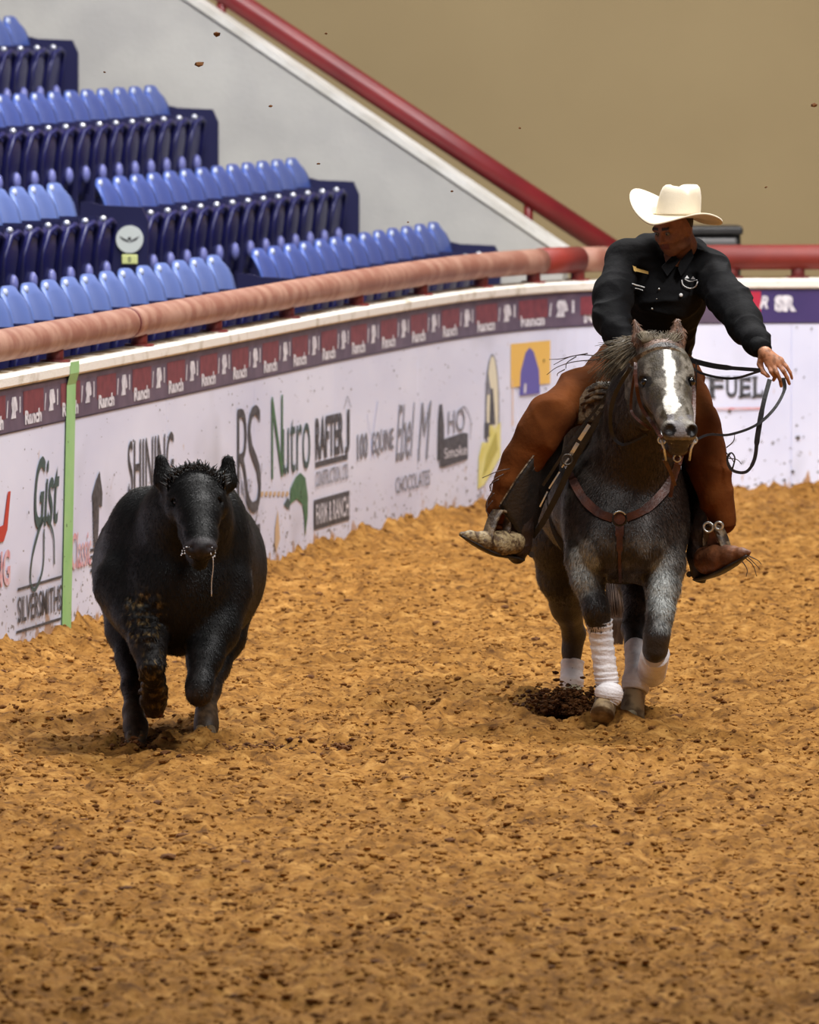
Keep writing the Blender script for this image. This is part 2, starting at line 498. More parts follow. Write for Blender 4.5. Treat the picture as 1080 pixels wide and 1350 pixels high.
# loose clods on the dirt
ICO_V = np.array([(0, 0, 1), (.89, 0, .45), (.28, .85, .45), (-.72, .53, .45), (-.72, -.53, .45), (.28, -.85, .45),
                  (.72, .53, -.45), (-.28, .85, -.45), (-.89, 0, -.45), (-.28, -.85, -.45), (.72, -.53, -.45), (0, 0, -1)])
ICO_F = np.array([(0,1,2),(0,2,3),(0,3,4),(0,4,5),(0,5,1),(1,6,2),(2,7,3),(3,8,4),(4,9,5),(5,10,1),(2,6,7),(3,7,8),(4,8,9),(5,9,10),(1,10,6),(6,11,7),(7,11,8),(8,11,9),(9,11,10),(10,11,6)])
def clods(name, X, Y, Z, R, m, parent=None, flat=.7):
    n = len(X)
    V = ICO_V[None] * (1 + .5 * (nrs.rand(n, 12, 1) - .5)) * R[:, None, None]
    a = nrs.rand(n) * 6.28; c, s = np.cos(a)[:, None], np.sin(a)[:, None]
    st = 1 + .8 * nrs.rand(n)[:, None]
    x = V[:, :, 0] * st; y = V[:, :, 1]
    V = np.stack([x * c - y * s + X[:, None], x * s + y * c + Y[:, None], V[:, :, 2] * flat + Z[:, None]], -1)
    F = ICO_F[None] + (np.arange(n) * 12)[:, None, None]
    return np_mesh(name, V.reshape(-1, 3), F.reshape(-1, 3), m, parent, smooth=False)
CLOD = mat('clod_dirt', sc(92, 58, 28), .95, col2=sc(166, 120, 62), nscale=5, spec=.1, ncontrast=(.36, .56))
CLODD = mat('damp_clod', sc(74, 44, 24), .85, col2=sc(116, 76, 40), nscale=12, spec=.2)
n = 42000
Yc = 30.5 + 32 * nrs.rand(n); Xc = (nrs.rand(n) - .5) * 2 * .048 * Yc
R = .004 + .013 * nrs.rand(n) ** 3
keep = wall_dist(Xc, Yc) > .02
Xc, Yc, R = Xc[keep], Yc[keep], R[keep]
o = clods('dirt_crumbs', Xc, Yc, full_h(Xc, Yc) + R * .25, R, CLOD, floor); tag(o, kind='stuff')
n = 1000
Yc = 30.5 + 32 * nrs.rand(n); Xc = (nrs.rand(n) - .5) * 2 * .048 * Yc
R = .007 + .018 * nrs.rand(n) ** 4
keep = wall_dist(Xc, Yc) > .03
Xc, Yc, R = Xc[keep], Yc[keep], R[keep]
o = clods('damp_crumbs', Xc, Yc, full_h(Xc, Yc) + R * .1, R, CLODD, floor, .5); tag(o, kind='stuff')

# ------------------------------------------------------------------ barrier wall
def wall_mat():
    m = bpy.data.materials.new('barrier_white'); m.use_nodes = True
    nt = m.node_tree; b = nt.nodes['Principled BSDF']; b.inputs['Roughness'].default_value = .45; b.inputs['Specular IOR Level'].default_value = .3
    tc = nt.nodes.new('ShaderNodeTexCoord')
    sep = nt.nodes.new('ShaderNodeSeparateXYZ'); nt.links.new(tc.outputs['Object'], sep.inputs[0])
    def noise(s, d=4, st=(1, 1, 1)):
        mp = nt.nodes.new('ShaderNodeMapping'); mp.inputs['Scale'].default_value = st
        nt.links.new(tc.outputs['Object'], mp.inputs[0])
        n = nt.nodes.new('ShaderNodeTexNoise'); n.inputs['Scale'].default_value = s; n.inputs['Detail'].default_value = d
        nt.links.new(mp.outputs[0], n.inputs['Vector']); return n.outputs['Fac']
    def math_(op, a, b_):
        n = nt.nodes.new('ShaderNodeMath'); n.operation = op
        for i, v in enumerate((a, b_)):
            if isinstance(v, (int, float)): n.inputs[i].default_value = v
            else: nt.links.new(v, n.inputs[i])
        return n.outputs[0]
    def ramp(f, p0, p1):
        r = nt.nodes.new('ShaderNodeMapRange'); r.inputs[1].default_value = p0; r.inputs[2].default_value = p1
        nt.links.new(f, r.inputs[0]); return r.outputs[0]
    def mix(fac, c1, c2):
        x = nt.nodes.new('ShaderNodeMix'); x.data_type = 'RGBA'
        nt.links.new(fac, x.inputs[0])
        for i, c in ((6, c1), (7, c2)):
            if isinstance(c, tuple): x.inputs[i].default_value = (*c, 1)
            else: nt.links.new(c, x.inputs[i])
        return x.outputs[2]
    c = mix(ramp(noise(1.3, 4, (1, .35, 1)), .35, .7), sc(232, 235, 255), sc(214, 217, 242))
    # thrown dirt low on the panels: more towards the ground as thrown mud is
    low = math_('SUBTRACT', 1.0, ramp(sep.outputs[2], .05, .75))
    g = math_('ADD', noise(26, 3, (1, .5, 1)), math_('MULTIPLY', low, .13))
    c = mix(math_('MULTIPLY', ramp(g, .73, .755), .85), c, sc(96, 88, 82))
    lo2 = math_('SUBTRACT', 1.0, ramp(sep.outputs[2], .0, .28))
    g2 = math_('ADD', noise(9, 6, (2, .5, .6)), math_('MULTIPLY', lo2, .34))
    c = mix(math_('MULTIPLY', ramp(g2, .72, .80), .9), c, sc(178, 128, 66))
    smu = noise(2.2, 2, (1, .4, .6))
    c = mix(math_('MULTIPLY', ramp(math_('ADD', smu, math_('MULTIPLY', low, .08)), .62, .78), .45), c, sc(150, 150, 160))
    nt.links.new(c, b.inputs['Base Color'])
    return m
WALLW = wall_mat()
CAPM = mat('cap_paint', sc(244, 240, 232), .5, col2=sc(186, 174, 150), nscale=5, ncontrast=(.55, .75), bump=.3, bscale=60)
TOPM = mat('cap_top_dirt', sc(150, 122, 84), .9, col2=sc(226, 218, 200), nscale=7, ncontrast=(.45, .6))
BAND = mat('band_left', sc(104, 88, 108), .55, col2=sc(84, 70, 92), nscale=6)
def strip(name, u0, u1, z0, z1, m, parent=None, off=0.0, du=.12, off1=None):
    n = max(2, int((u1 - u0) / du) + 1)
    us = np.linspace(u0, u1, n); x, y, nx_, ny_ = W(us)
    V = []
    for i in range(n):
        V.append((x[i] + nx_[i] * off, y[i] + ny_[i] * off, z0)); V.append((x[i] + nx_[i] * off, y[i] + ny_[i] * off, z1))
    F = [(2 * i, 2 * i + 2, 2 * i + 3, 2 * i + 1) for i in range(n - 1)]
    return mesh_obj(name, V, F, m, parent)
def wall_solid(name, u0, u1, prof, m, parent=None, du=.12):
    """sweep a closed (offset, z) profile along the wall"""
    n = max(2, int((u1 - u0) / du) + 1)
    us = np.linspace(u0, u1, n); x, y, nx_, ny_ = W(us); k = len(prof)
    V = [(x[i] + nx_[i] * o_, y[i] + ny_[i] * o_, z) for i in range(n) for (o_, z) in prof]
    F = [(i * k + j, i * k + (j + 1) % k, (i + 1) * k + (j + 1) % k, (i + 1) * k + j) for i in range(n - 1) for j in range(k)]
    F += [tuple(range(k - 1, -1, -1)), tuple((n - 1) * k + j for j in range(k))]
    return mesh_obj(name, V, F, m, parent)
# panels of the hoarding, each about 2.4 m long, set on a backing kerb
wall = wall_solid('wall_arena', 0, UEND, [(-.01, -.3), (-.01, WT - .06), (-.16, WT - .06), (-.16, -.3)], WALLW)
tag(wall, 'white curved arena barrier printed with sponsor marks, purple band along its top', kind='structure')
useam = U(91)
edges = [useam + 2.44 * k for k in range(-7, 30)]
edges = [0] + [e for e in edges if .3 < e < UEND - .2] + [UEND]
for a, b in zip(edges[:-1], edges[1:]):
    wall_solid('panel', a + .003, b - .003, [(0, -.3), (.0, WT - .065), (-.01, WT - .065), (-.01, -.3)], WALLW, wall)
cap = wall_solid('cap_rail', 0, UEND, [(.015, WT - .065), (.022, WT - .055), (.022, WT - .012), (.008, WT), (-.165, WT), (-.175, WT - .012), (-.175, WT - .065)], CAPM, wall)
wall_solid('dirt_ledge', 0, UEND, [(-.05, WT + .0005), (-.05, WT + .004), (-.15, WT + .006), (-.15, WT + .0005)], TOPM, wall)
BZ0, BZ1 = WT - .295, WT - .068
wall_solid('band', 0, U(968), [(.001, BZ0), (.001, BZ1), (.003, BZ1), (.003, BZ0)], BAND, wall)
BAND2 = mat('band_right', sc(58, 44, 100), .5, col2=sc(66, 50, 108), nscale=3)
wall_solid('band', U(968), UEND, [(.001, BZ0), (.001, BZ1), (.003, BZ1), (.003, BZ0)], BAND2, wall)
EDGE = mat('band_edge', sc(40, 32, 52), .6)
for z in (BZ0 - .002, BZ1 - .006):
    wall_solid('band_edge', 0, UEND, [(.003, z), (.003, z + .007), (.0042, z + .007), (.0042, z)], EDGE, wall)

# ------------------------------------------------------------------ print on the wall
INK = mat('ink_black', sc(44, 44, 50), .6, col2=sc(90, 90, 96), nscale=30)
INKG = mat('ink_grey', sc(110, 110, 120), .6, col2=sc(150, 150, 160), nscale=25)
GRN = mat('ink_green', sc(52, 100, 66), .6, col2=sc(78, 122, 88), nscale=20)
DGRN = mat('ink_dark_green', sc(60, 84, 84), .6)
RED = mat('ink_red', sc(190, 60, 48), .6)
PINK = mat('ink_faded_red', sc(214, 140, 146), .6, col2=sc(222, 200, 208), nscale=20)
BRICK = mat('band_red', sc(132, 62, 72), .6, col2=sc(110, 50, 62), nscale=14)
WHT = mat('ink_white', sc(236, 234, 242), .6, col2=sc(190, 186, 198), nscale=22)
YEL = mat('ink_yellow', sc(224, 214, 110), .6, col2=sc(234, 228, 150), nscale=10)
ORA = mat('ink_orange', sc(238, 192, 92), .6)
PURP = mat('ink_purple', sc(98, 90, 172), .6)
TANM = mat('ink_tan', sc(206, 176, 140), .6)
BLUE = mat('ink_pale_blue', sc(150, 168, 214), .6)
REDB = mat('band_red_bright', sc(182, 36, 66), .6)
LILY = mat('ink_cream', sc(232, 226, 200), .6)
TAPE = mat('tape_green', sc(142, 198, 124), .5, col2=sc(160, 206, 140), nscale=5)

def text_mesh(s, bold=0.0, shear=0.0, spacing=1.0):
    c = bpy.data.curves.new('t', 'FONT'); c.body = s; c.offset = bold; c.shear = shear; c.space_character = spacing
    c.resolution_u = 4
    o = bpy.data.objects.new('t', c); COL.objects.link(o)
    dg = bpy.context.evaluated_depsgraph_get()
    me = bpy.data.meshes.new_from_object(o.evaluated_get(dg))
    V = [tuple(v.co) for v in me.vertices]; F = [tuple(p.vertices) for p in me.polygons]
    bpy.data.objects.remove(o); bpy.data.curves.remove(c); bpy.data.meshes.remove(me)
    xs = [v[0] for v in V]; ys = [v[1] for v in V]
    x0, x1, y0, y1 = min(xs), max(xs), min(ys), max(ys)
    return [((v[0] - x0) / (x1 - x0), (v[1] - y0) / (y1 - y0)) for v in V], F
def on_wall(name, V, F, u0, u1, z0, z1, m, off=.006, label=None, th=.0):
    """unit square shapes laid on the wall surface"""
    VV = []
    for (a, b) in V:
        u = u0 + (u1 - u0) * a; x, y, nx_, ny_ = W(u); z = z0 + (z1 - z0) * b
        VV.append((float(x + nx_ * off), float(y + ny_ * off), z))
    o = mesh_obj(name, VV, F, m, wall)
    if label: o['label'] = label
    return o
def quadpx(x0, x1, yc0, yc1):
    """u0,u1,z0,z1 from pixels: x range and top / bottom y at the middle of the range"""
    xm = (x0 + x1) / 2
    _, zt = UZ(xm, yc0); _, zb = UZ(xm, yc1)
    return U(x0), U(x1), zb, zt
def wtext(s, x0, x1, y0, y1, m, bold=.0, shear=0, name='lettering', off=.006, label=None, spacing=1.0):
    V, F = text_mesh(s, bold, shear, spacing); q = quadpx(x0, x1, y0, y1)
    return on_wall(name, V, F, *q, m, off, label)
def wpoly(name, pts, x0, x1, y0, y1, m, off=.005, label=None):
    """filled outline in unit coordinates (y up)"""
    q = quadpx(x0, x1, y0, y1)
    bm = bmesh.new(); vs = [bm.verts.new((a, b, 0)) for a, b in pts]; f = bm.faces.new(vs)
    r = bmesh.ops.triangulate(bm, faces=[f]); bm.verts.ensure_lookup_table(); bm.verts.index_update()
    V = [(v.co.x, v.co.y) for v in bm.verts]; F = [tuple(v.index for v in g.verts) for g in bm.faces]; bm.free()
    return on_wall(name, V, F, *q, m, off, label)
def wline(name, pts, wd, x0, x1, y0, y1, m, off=.006, aspect=1.0, sm=6, closed=False):
    """stroke of width wd (unit of height); aspect = width/height of the box"""
    q = quadpx(x0, x1, y0, y1)
    pp = spline(pts, sm) if sm > 1 else pts
    asp = abs(q[1] - q[0]) / abs(q[3] - q[2])
    V = []; n = len(pp)
    for i in range(n):
        a = pp[max(i - 1, 0)]; b = pp[min(i + 1, n - 1)]
        tx, ty = (b[0] - a[0]) * asp, b[1] - a[1]; L = math.hypot(tx, ty) or 1
        w_ = wd[min(int(i * len(wd) / n), len(wd) - 1)] if hasattr(wd, '__len__') else wd
        V.append((pp[i][0] - ty / L * w_ / asp, pp[i][1] + tx / L * w_)); V.append((pp[i][0] + ty / L * w_ / asp, pp[i][1] - tx / L * w_))
    F = [(2 * i, 2 * i + 1, 2 * i + 3, 2 * i + 2) for i in range(n - 1)]
    return on_wall(name, V, F, *q, m, off)
SQ = [(0, 0), (1, 0), (1, 1), (0, 1)]
def wrect(name, x0, x1, y0, y1, m, off=.004, label=None):
    q = quadpx(x0, x1, y0, y1); k = max(1, int((q[1] - q[0]) / .25))
    V = []; F = []
    for i in range(k + 1): V += [(i / k, 0), (i / k, 1)]
    F = [(2 * i, 2 * i + 2, 2 * i + 3, 2 * i + 1) for i in range(k)]
    return on_wall(name, V, F, *q, m, off, label)
def ellpts(n=24, a0=0, a1=360, cx=.5, cy=.5, rx=.5, ry=.5):
    return [(cx + rx * math.cos(math.radians(a0 + (a1 - a0) * i / (n - 1))), cy + ry * math.sin(math.radians(a0 + (a1 - a0) * i / (n - 1)))) for i in range(n)]

# far left: red hook with red lettering
wpoly('red_mark', [(0, 0), (.55, 0), (.78, .22), (1, 1), (.82, 1), (.55, .34), (0, .30)], -8, 13, 650, 714, RED)
wtext('NG', -8, 12, 726, 774, PINK, .03)
# script name and looped ornament
wtext('Gist', 44, 77, 600, 694, DGRN, .01, .35)
wline('ornament', [(.95, .30), (.9, .75), (.55, 1), (.15, .6), (.02, .2), (.18, .02), (.5, .3), (.55, .85)], [.03, .034, .045, .036, .03, .034, .034], 38, 72, 684, 776, DGRN)
wrect('rule_line', 22, 80, 767, 770.5, INK)
wtext('SILVERSMITHS', 22, 80, 779, 813, INK, .01)
wrect('rule_line', 20, 79, 823, 826.5, INK)
# green tape over the panel joint
q = quadpx(80, 93, 487, 858)
def tape():
    u0 = U(91); V = []; n = 24
    for i in range(n + 1):
        z = .04 + (WT - .04 + .006) * i / n
        uu = U(85 + 8.0 * i / n); hw = .11
        for du_ in (-hw, hw):
            x, y, nx_, ny_ = W(uu + du_); oo = .0245 if z > WT - .07 else .0085; V.append((float(x + nx_ * oo), float(y + ny_ * oo), z))
    F = [(2 * i, 2 * i + 1, 2 * i + 3, 2 * i + 2) for i in range(n)]
    o = mesh_obj('tape_strip', V, F, TAPE, wall); o['label'] = 'green tape strip down the panel joint'
tape()
wtext('Classic', 93, 119, 700, 748, PINK, .01, .1)
_rope = [(.55, 0)]
for i in range(12): _rope += [(.30 - .012 * i, .02 + i * .055), (.12, .045 + i * .055)]
_rope += [(.1, .72), (.45, .9), (.75, 1), (1, .7), (.95, .52), (.7, .55), (.66, .3)]
wpoly('cinch_mark', _rope, 119, 134, 622, 722, INK)
for i in range(4): wrect('cinch_dash', 118, 131, 722 + i * 9, 726 + i * 9, INK)
wtext('SHINING', 168, 228, 575, 648, INK, .0)
wline('flourish', [(0, 0), (.1, .05), (.2, .3)], .02, 167, 180, 590, 656, INK)
wtext('R', 312, 328, 538, 668, INK, -.012)
wtext('S', 326, 343, 534, 676, INK, -.012)
wline('monogram_leg', [(.1, .9), (.3, .4), (.75, .0), (1, .75)], .014, 310, 344, 590, 690, INK)
wtext('RANCH', 317, 330, 632, 652, INKG, .0)
for (a, b, c, d) in ((330, 342, 692, 702), (334, 342, 708, 722), (333, 340, 660, 668)): wrect('monogram_dash', a, b, c, d, INK)
wtext('N', 357, 372, 522, 630, GRN, -.004)
wtext('utro', 372, 408, 550, 622, DGRN, -.006)
for k in range(7): wrect('small_print', 343 + 5.5 * k, 346.5 + 5.5 * k, 648, 654, TANM)
wpoly('leaf_mark', [(.28, .55), (.3, .8), (.5, .95), (.7, 1), (.9, .9), (1, .6), (.99, .3), (.88, 0), (.86, .3), (.78, .52), (.55, .62), (.35, .58)], 372, 405, 625, 712, GRN)
wpoly('leaf_mark', [(0, .5), (.6, 1), (1, .5), (.7, 0)], 373, 382, 656, 672, DGRN)
wpoly('stalk_mark', [(.3, 0), (1, .3), (.8, .7), (.6, 1), (.1, .6), (0, .2)], 361, 368, 672, 728, TANM)
wtext('RAFTER', 415, 452, 547, 602, INK, .03)
wtext('J', 454, 460, 540, 598, INK, .03)
wline('rafter_mark', [(0, 0), (.5, 1), (1, 0)], .05, 452, 462, 522, 538, INK, sm=1)
wrect('bar_mark', 415, 458, 604, 611, INK)
wtext('CONSTRUCTION, LTD.', 415, 459, 616, 640, INKG, .01)
wrect('name_box', 413, 460, 653, 692, INK)
wtext('FARM & RANCH', 415, 458, 659, 686, WHT, .02, off=.009)
wtext('100', 470, 484, 571, 605, INKG, .02)
wtext('EQUINE', 490, 518, 567, 600, INKG, .02)
wline('cross_stroke', [(0, 1), (.6, .2), (.9, 0)], .012, 483, 495, 545, 606, BLUE, sm=2)
wline('cross_stroke', [(1, 1), (.5, .4), (.3, 0)], .014, 484, 497, 530, 606, BLUE, sm=2)
wtext('Ebel', 521, 546, 533, 605, INKG, .0, .5)
wtext('M', 550, 568, 530, 606, INKG, .0, .4)
wtext('CHOCOLATES', 521, 566, 624, 645, INKG, .005)
wpoly('barrel_mark', [(0, 0), (.1, -.02), (1, .08), (1, .95), (.85, 1), (0, .9)], 579, 616, 573, 612, INK)
wpoly('cork_mark', [(0, 0), (1, 0), (1, .6), (.7, 1), (.3, 1), (.1, .7)], 576, 585, 533, 606, INK, off=.0045)
wtext('HO', 590, 612, 540, 570, INKG, .0)
wtext('Smoke', 584, 614, 588, 602, WHT, .01, off=.009)
wline('hook_mark', [(.1, .9), (.6, 1), (1, .6), (.95, .1)], .02, 600, 620, 537, 585, INKG)
wpoly('oval_badge', ellpts(22), 639, 658, 466, 618, INKG, off=.004)
wpoly('oval_badge', ellpts(22), 641, 656, 469, 614, LILY, off=.005)
wpoly('badge_stripe', [(0, 0), (1, 0), (.6, 1), (.2, 1)], 644, 652, 512, 560, INK, off=.0065)
wpoly('badge_stripe', [(0, 0), (1, 0), (.2, 1)], 641, 647, 488, 520, INKG, off=.0065)
wpoly('badge_stripe', [(0, 0), (1, .1), (1, .9), (0, 1)], 638, 644, 556, 578, INK, off=.0065)
wpoly('wheat_mark', [(0, 0), (.3, .05), (1, .45), (1, 1), (.75, .9), (.55, 1), (.5, .7), (.2, .72), (.05, .5)], 629, 659, 558, 642, YEL, off=.006)
wpoly('wheat_mark', [(0, 0), (1, .6), (.9, 1), (.3, .5)], 634, 655, 570, 630, mat('ink_olive', sc(190, 180, 80), .6), off=.008)
wrect('poster', 673, 725, 451, 508, ORA, off=.004, label='orange poster panel with a purple dome shape')
wpoly('poster_shape', [(0, 0), (1, 0), (.95, .5), (.7, .9), (.5, 1), (.3, .9), (.05, .5)], 684, 711, 458, 520, PURP, off=.0065)
wpoly('poster_shape', [(0, 0), (1, 0), (.9, .9), (.2, 1)], 689, 695, 505, 518, WHT, off=.008)
wline('poster_edge', [(0, 0), (0, 1)], .03, 675, 700, 500, 560, mat('ink_peach', sc(240, 205, 170), .6), sm=1)
wtext('K', 901, 918, 497, 524, INK, .02)
def serif(u0, u1, z, h=.011):
    pass
for ch, a, b in (('F', 936, 957), ('U', 961, 981), ('E', 983, 999), ('L', 1001, 1019)): pass
for ch, a, b in (('F', 935, 954), ('U', 957, 972), ('E', 975, 990), ('L', 993, 1007)):
    wtext(ch, a, b, 497, 524, INK, .03)
    if ch == 'U':
        wrect('serif', a - 2, a + 6, 496, 499, INK, off=.007); wrect('serif', b - 6, b + 2, 496, 499, INK, off=.007)
    elif ch in 'FE':
        wrect('serif', a - 2, a + 4, 496, 499, INK, off=.007); wrect('serif', a - 2, a + (8 if ch == 'F' else 4), 522, 525, INK, off=.007)
        wrect('serif', b - 3, b, 496, 503, INK, off=.007)
        if ch == 'E': wrect('serif', b - 3, b, 517, 524, INK, off=.007)
    else:
        wrect('serif', a - 2, a + 6, 496, 499, INK, off=.007); wrect('serif', a - 2, a + 3, 522, 525, INK, off=.007); wrect('serif', b - 3, b, 515, 524, INK, off=.007)
wrect('pink_line', 928, 1005, 537, 540, PINK)
# band marks
xs = []
x = -38.0
k = 0
ub = 0
pitch = (U(170) - U(123)) 
u = U(115) - .77 * pitch - 4 * pitch
EV = [(.15, 0), (.75, 0), (.7, .3), (.95, .35), (.9, .7), (.75, 1), (.3, 1), (.2, .7), (.3, .35)]
tv, tff = text_mesh('Ranch', .05)
tv2, tf2 = text_mesh('Horse', .03)
def poly_faces(pts):
    bm = bmesh.new(); vs = [bm.verts.new((a, b, 0)) for a, b in pts]; f = bm.faces.new(vs)
    bmesh.ops.triangulate(bm, faces=[f]); bm.verts.index_update(); bm.verts.ensure_lookup_table()
    V = [(v.co.x, v.co.y) for v in bm.verts]; F = [tuple(v.index for v in g.verts) for g in bm.faces]; bm.free(); return V, F
ev, ef = poly_faces(EV)
UC = U(800)
i = 0
zb, zt = BZ0, BZ1; H_ = zt - zb
while u < UC:
    pt = pitch
    on_wall('band_block', SQ, [(0, 1, 2, 3)], u + .02, u + pt * .56, zb + H_ * .33, zb + H_ * .86, BRICK, off=.0045)
    on_wall('band_script', tv, tff, u + pt * .06, u + pt * .50, zb + H_ * .10, zb + H_ * .42, WHT, off=.006)
    on_wall('band_emblem', ev, ef, u + pt * .66, u + pt * .88, zb + H_ * .30, zb + H_ * .78, WHT, off=.0055)
    on_wall('band_emblem', [(0, 0), (.5, 0), (1, 1), (.5, 1)], [(0, 1, 2, 3)], u + pt * .58, u + pt * .63, zb + H_ * .34, zb + H_ * .72, WHT, off=.005)
    on_wall('band_emblem', [(.2, 0), (.8, 0), (.8, 1), (.2, 1)], [(0, 1, 2, 3)], u + pt * .91, u + pt * .96, zb + H_ * .40, zb + H_ * .76, WHT, off=.005)
    u += pt
wrect('band_block', 985, 1003, 384, 412, REDB, off=.0045)
wtext('R', 1001, 1013, 390, 407, WHT, .05, .3)
wtext('SR', 1021, 1050, 389, 411, WHT, .08, .0)
# splatter of mud flecks thrown on the white
SP = mat('mud_fleck', sc(70, 62, 56), .8)
V = []; F = []
for _ in range(700):
    uu = rng.uniform(U(0) - 1, U(1080) + 1); z = .1 + (BZ0 - .1) * rng.random() ** 1.35; r_ = .003 + .007 * rng.random() ** 3
    if U(1020) < uu: r_ *= 1.5
    x, y, nx_, ny_ = W(uu); c = Vector((float(x + nx_ * .0095), float(y + ny_ * .0095), z)); t = Vector((-float(ny_), float(nx_), 0))
    ba = len(V)
    for j in range(6):
        a = j * math.pi / 3; rr = r_ * rng.uniform(.6, 1.3)
        V.append(c + t * math.cos(a) * rr * 1.5 + Vector((0, 0, math.sin(a) * rr)))
    F.append(tuple(range(ba, ba + 6)))
o = mesh_obj('mud_flecks', V, F, SP, wall); tag(o, kind='stuff')
# ================================================================== stands
DU = Vector((1, 5.44, 0)).normalized()          # along the rows
DN = Vector((-DU.y, DU.x, 0))                    # away from the arena
B0 = Vector((-2.06, 47.7, 0))
def R3(t, w_, z): v = B0 + DU * t + DN * w_; return Vector((v.x, v.y, z))
CONC = mat('grey_concrete', sc(190, 188, 184), .85, col2=sc(176, 174, 172), nscale=2, bump=.2, bscale=30)
DARKC = mat('stand_concrete', sc(70, 68, 74), .9)
BEIGE = mat('beige_wall', sc(164, 144, 108), .9, col2=sc(157, 137, 102), nscale=.5, bump=.05, bscale=12)
BLUEL = mat('seat_blue_lit', sc(58, 80, 154), .42, col2=sc(76, 100, 178), nscale=2.0, spec=.5)
BLUED = mat('seat_blue_shaded', sc(20, 21, 76), .42, col2=sc(24, 25, 86), nscale=3)  # same seat blue darkened to paint the shade on upright pans
GLINT = mat('bolt_metal', sc(225, 228, 240), .25, .6)
ENDM = mat('end_panel_navy', sc(22, 22, 66), .5)
PITCH_ = .515
TIER_F = [.76, 1.20, 1.70, 2.18, 2.68, 3.18]; TIER_W = [.70, 1.70, 2.70, 3.70, 4.70, 5.70]
T_END = 18.3
tier = empty('seating_tier'); tag(tier, 'stepped concrete tier under the blue seats', kind='structure')
for k, (f_, w_) in enumerate(zip(TIER_F, TIER_W)):
    v, f = box(0, 1, 0, 1, 0, 1)
    VV = [R3(-8 + (T_END + .12 + 8) * a, (w_ - .12) + (1.0 if k < 5 else 3) * b, -.3 + (f_ + .3) * c) for a, b, c in v]
    mesh_obj('step', VV, f, DARKC, tier)
# seat prototypes in local frame: x along row, y away from the arena, z up
def seat_parts():
    # backrest: curved shell leaning back, round top corners
    V = []; nu, nv = 8, 9; th = .018
    for side in (0, 1):
        for j in range(nv + 1):
            z = j / nv
            for i in range(nu + 1):
                a = -1 + 2 * i / nu
                hw = .253 * (1 if z < .8 else (1 - .16 * ((z - .8) / .2) ** 2))
                zz = .40 + .60 * z - .045 * (z > .8) * (abs(a) ** 4) * ((z - .8) / .2)
                y = .16 + .15 * z + .10 * max(0, z - .72) * 3 * max(0, z - .72) - .03 * (1 - a * a) * -1 * .6
                V.append((a * hw, y + side * th, zz))
    n = (nu + 1) * (nv + 1); F = []
    for j in range(nv):
        for i in range(nu):
            a = j * (nu + 1) + i
            F.append((a, a + 1, a + nu + 2, a + nu + 1)); F.append((n + a, n + a + nu + 1, n + a + nu + 2, n + a + 1))
    for i in range(nu):
        a = nv * (nu + 1) + i; F.append((a, a + 1, n + a + 1, n + a)); F.append((i + 1, i, n + i, n + i + 1))
    for j in range(nv):
        a = j * (nu + 1); F.append((a, a + nu + 1, n + a + nu + 1, n + a)); a += nu; F.append((a + nu + 1, a, n + a, n + a + nu + 1))
    back = (V, F)
    # tipped-up seat pan: underside faces the arena
    V = []; nu, nv = 8, 8
    for side in (0, 1):
        for j in range(nv + 1):
            z = j / nv
            for i in range(nu + 1):
                a = -1 + 2 * i / nu
                hw = .225 * (1 - .10 * (abs(2 * z - 1) ** 4))
                y = .055 - .06 * z + .035 * (abs(a) ** 2.5) + (.04 * (z - .85) / .15 if z > .85 else 0)
                V.append((a * hw, y + side * .03, .30 + .47 * z))
    n = (nu + 1) * (nv + 1); F = []
    for j in range(nv):
        for i in range(nu):
            a = j * (nu + 1) + i
            F.append((a, a + 1, a + nu + 2, a + nu + 1)); F.append((n + a, n + a + nu + 1, n + a + nu + 2, n + a + 1))
    for i in range(nu):
        a = nv * (nu + 1) + i; F.append((a, a + 1, n + a + 1, n + a)); F.append((i + 1, i, n + i, n + i + 1))
    for j in range(nv):
        a = j * (nu + 1); F.append((a, a + nu + 1, n + a + nu + 1, n + a)); a += nu; F.append((a + nu + 1, a, n + a, n + a + nu + 1))
    pan = (V, F)
    # raised rim rib on the pan's underside and the oval boss
    rib = tube([(-.19, .06, .33), (-.20, .03, .62), (-.15, .0, .745), (0, -.01, .77), (.15, .0, .745), (.20, .03, .62), (.19, .06, .33)], .018, 6)
    boss = ball((0, .02, .46), (.045, .03, .06), 8, 6)
    bolt = join(ball((-.232, -.01, .785), (.022, .022, .02), 8, 6))
    stand = join(box(-.255, -.232, .02, .32, .0, .80))
    return back, pan, rib, boss, bolt, stand
_b, _p, _r, _o, _bo, _st = seat_parts()
def make_seat():
    r = empty('stadium_seat')
    mesh_obj('backrest', *_b, BLUEL, r, True)
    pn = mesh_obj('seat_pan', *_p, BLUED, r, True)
    mesh_obj('rib', *_r, BLUED, pn, True); mesh_obj('boss', *_o, mat_boss_glint, pn, True)
    mesh_obj('bolt', *_bo, GLINT, r, True)
    mesh_obj('slot_glint', *ball((-.15, .33, .965), (.045, .014, .026), 8, 6), GLINTP, r, True)  # pale blob standing in for the highlight at the hand slot
    mesh_obj('standard', *_st, ENDM, r)
    return r
mat_boss_glint = mat('seat_boss_glint', sc(112, 116, 178), .25)  # boss colour lightened to imitate the bright glints on it
BLUEP = mat('seat_blue_faded', sc(86, 108, 172), .42, col2=sc(104, 126, 190), nscale=2.0)
GLINTP = mat('glint_pale', sc(196, 206, 230), .3)
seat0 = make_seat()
def copy_tree(o, parent=None):
    c = o.copy(); COL.objects.link(c)
    if parent is not None: c.parent = parent
    for ch in list(o.children): copy_tree(ch, c)
    return c
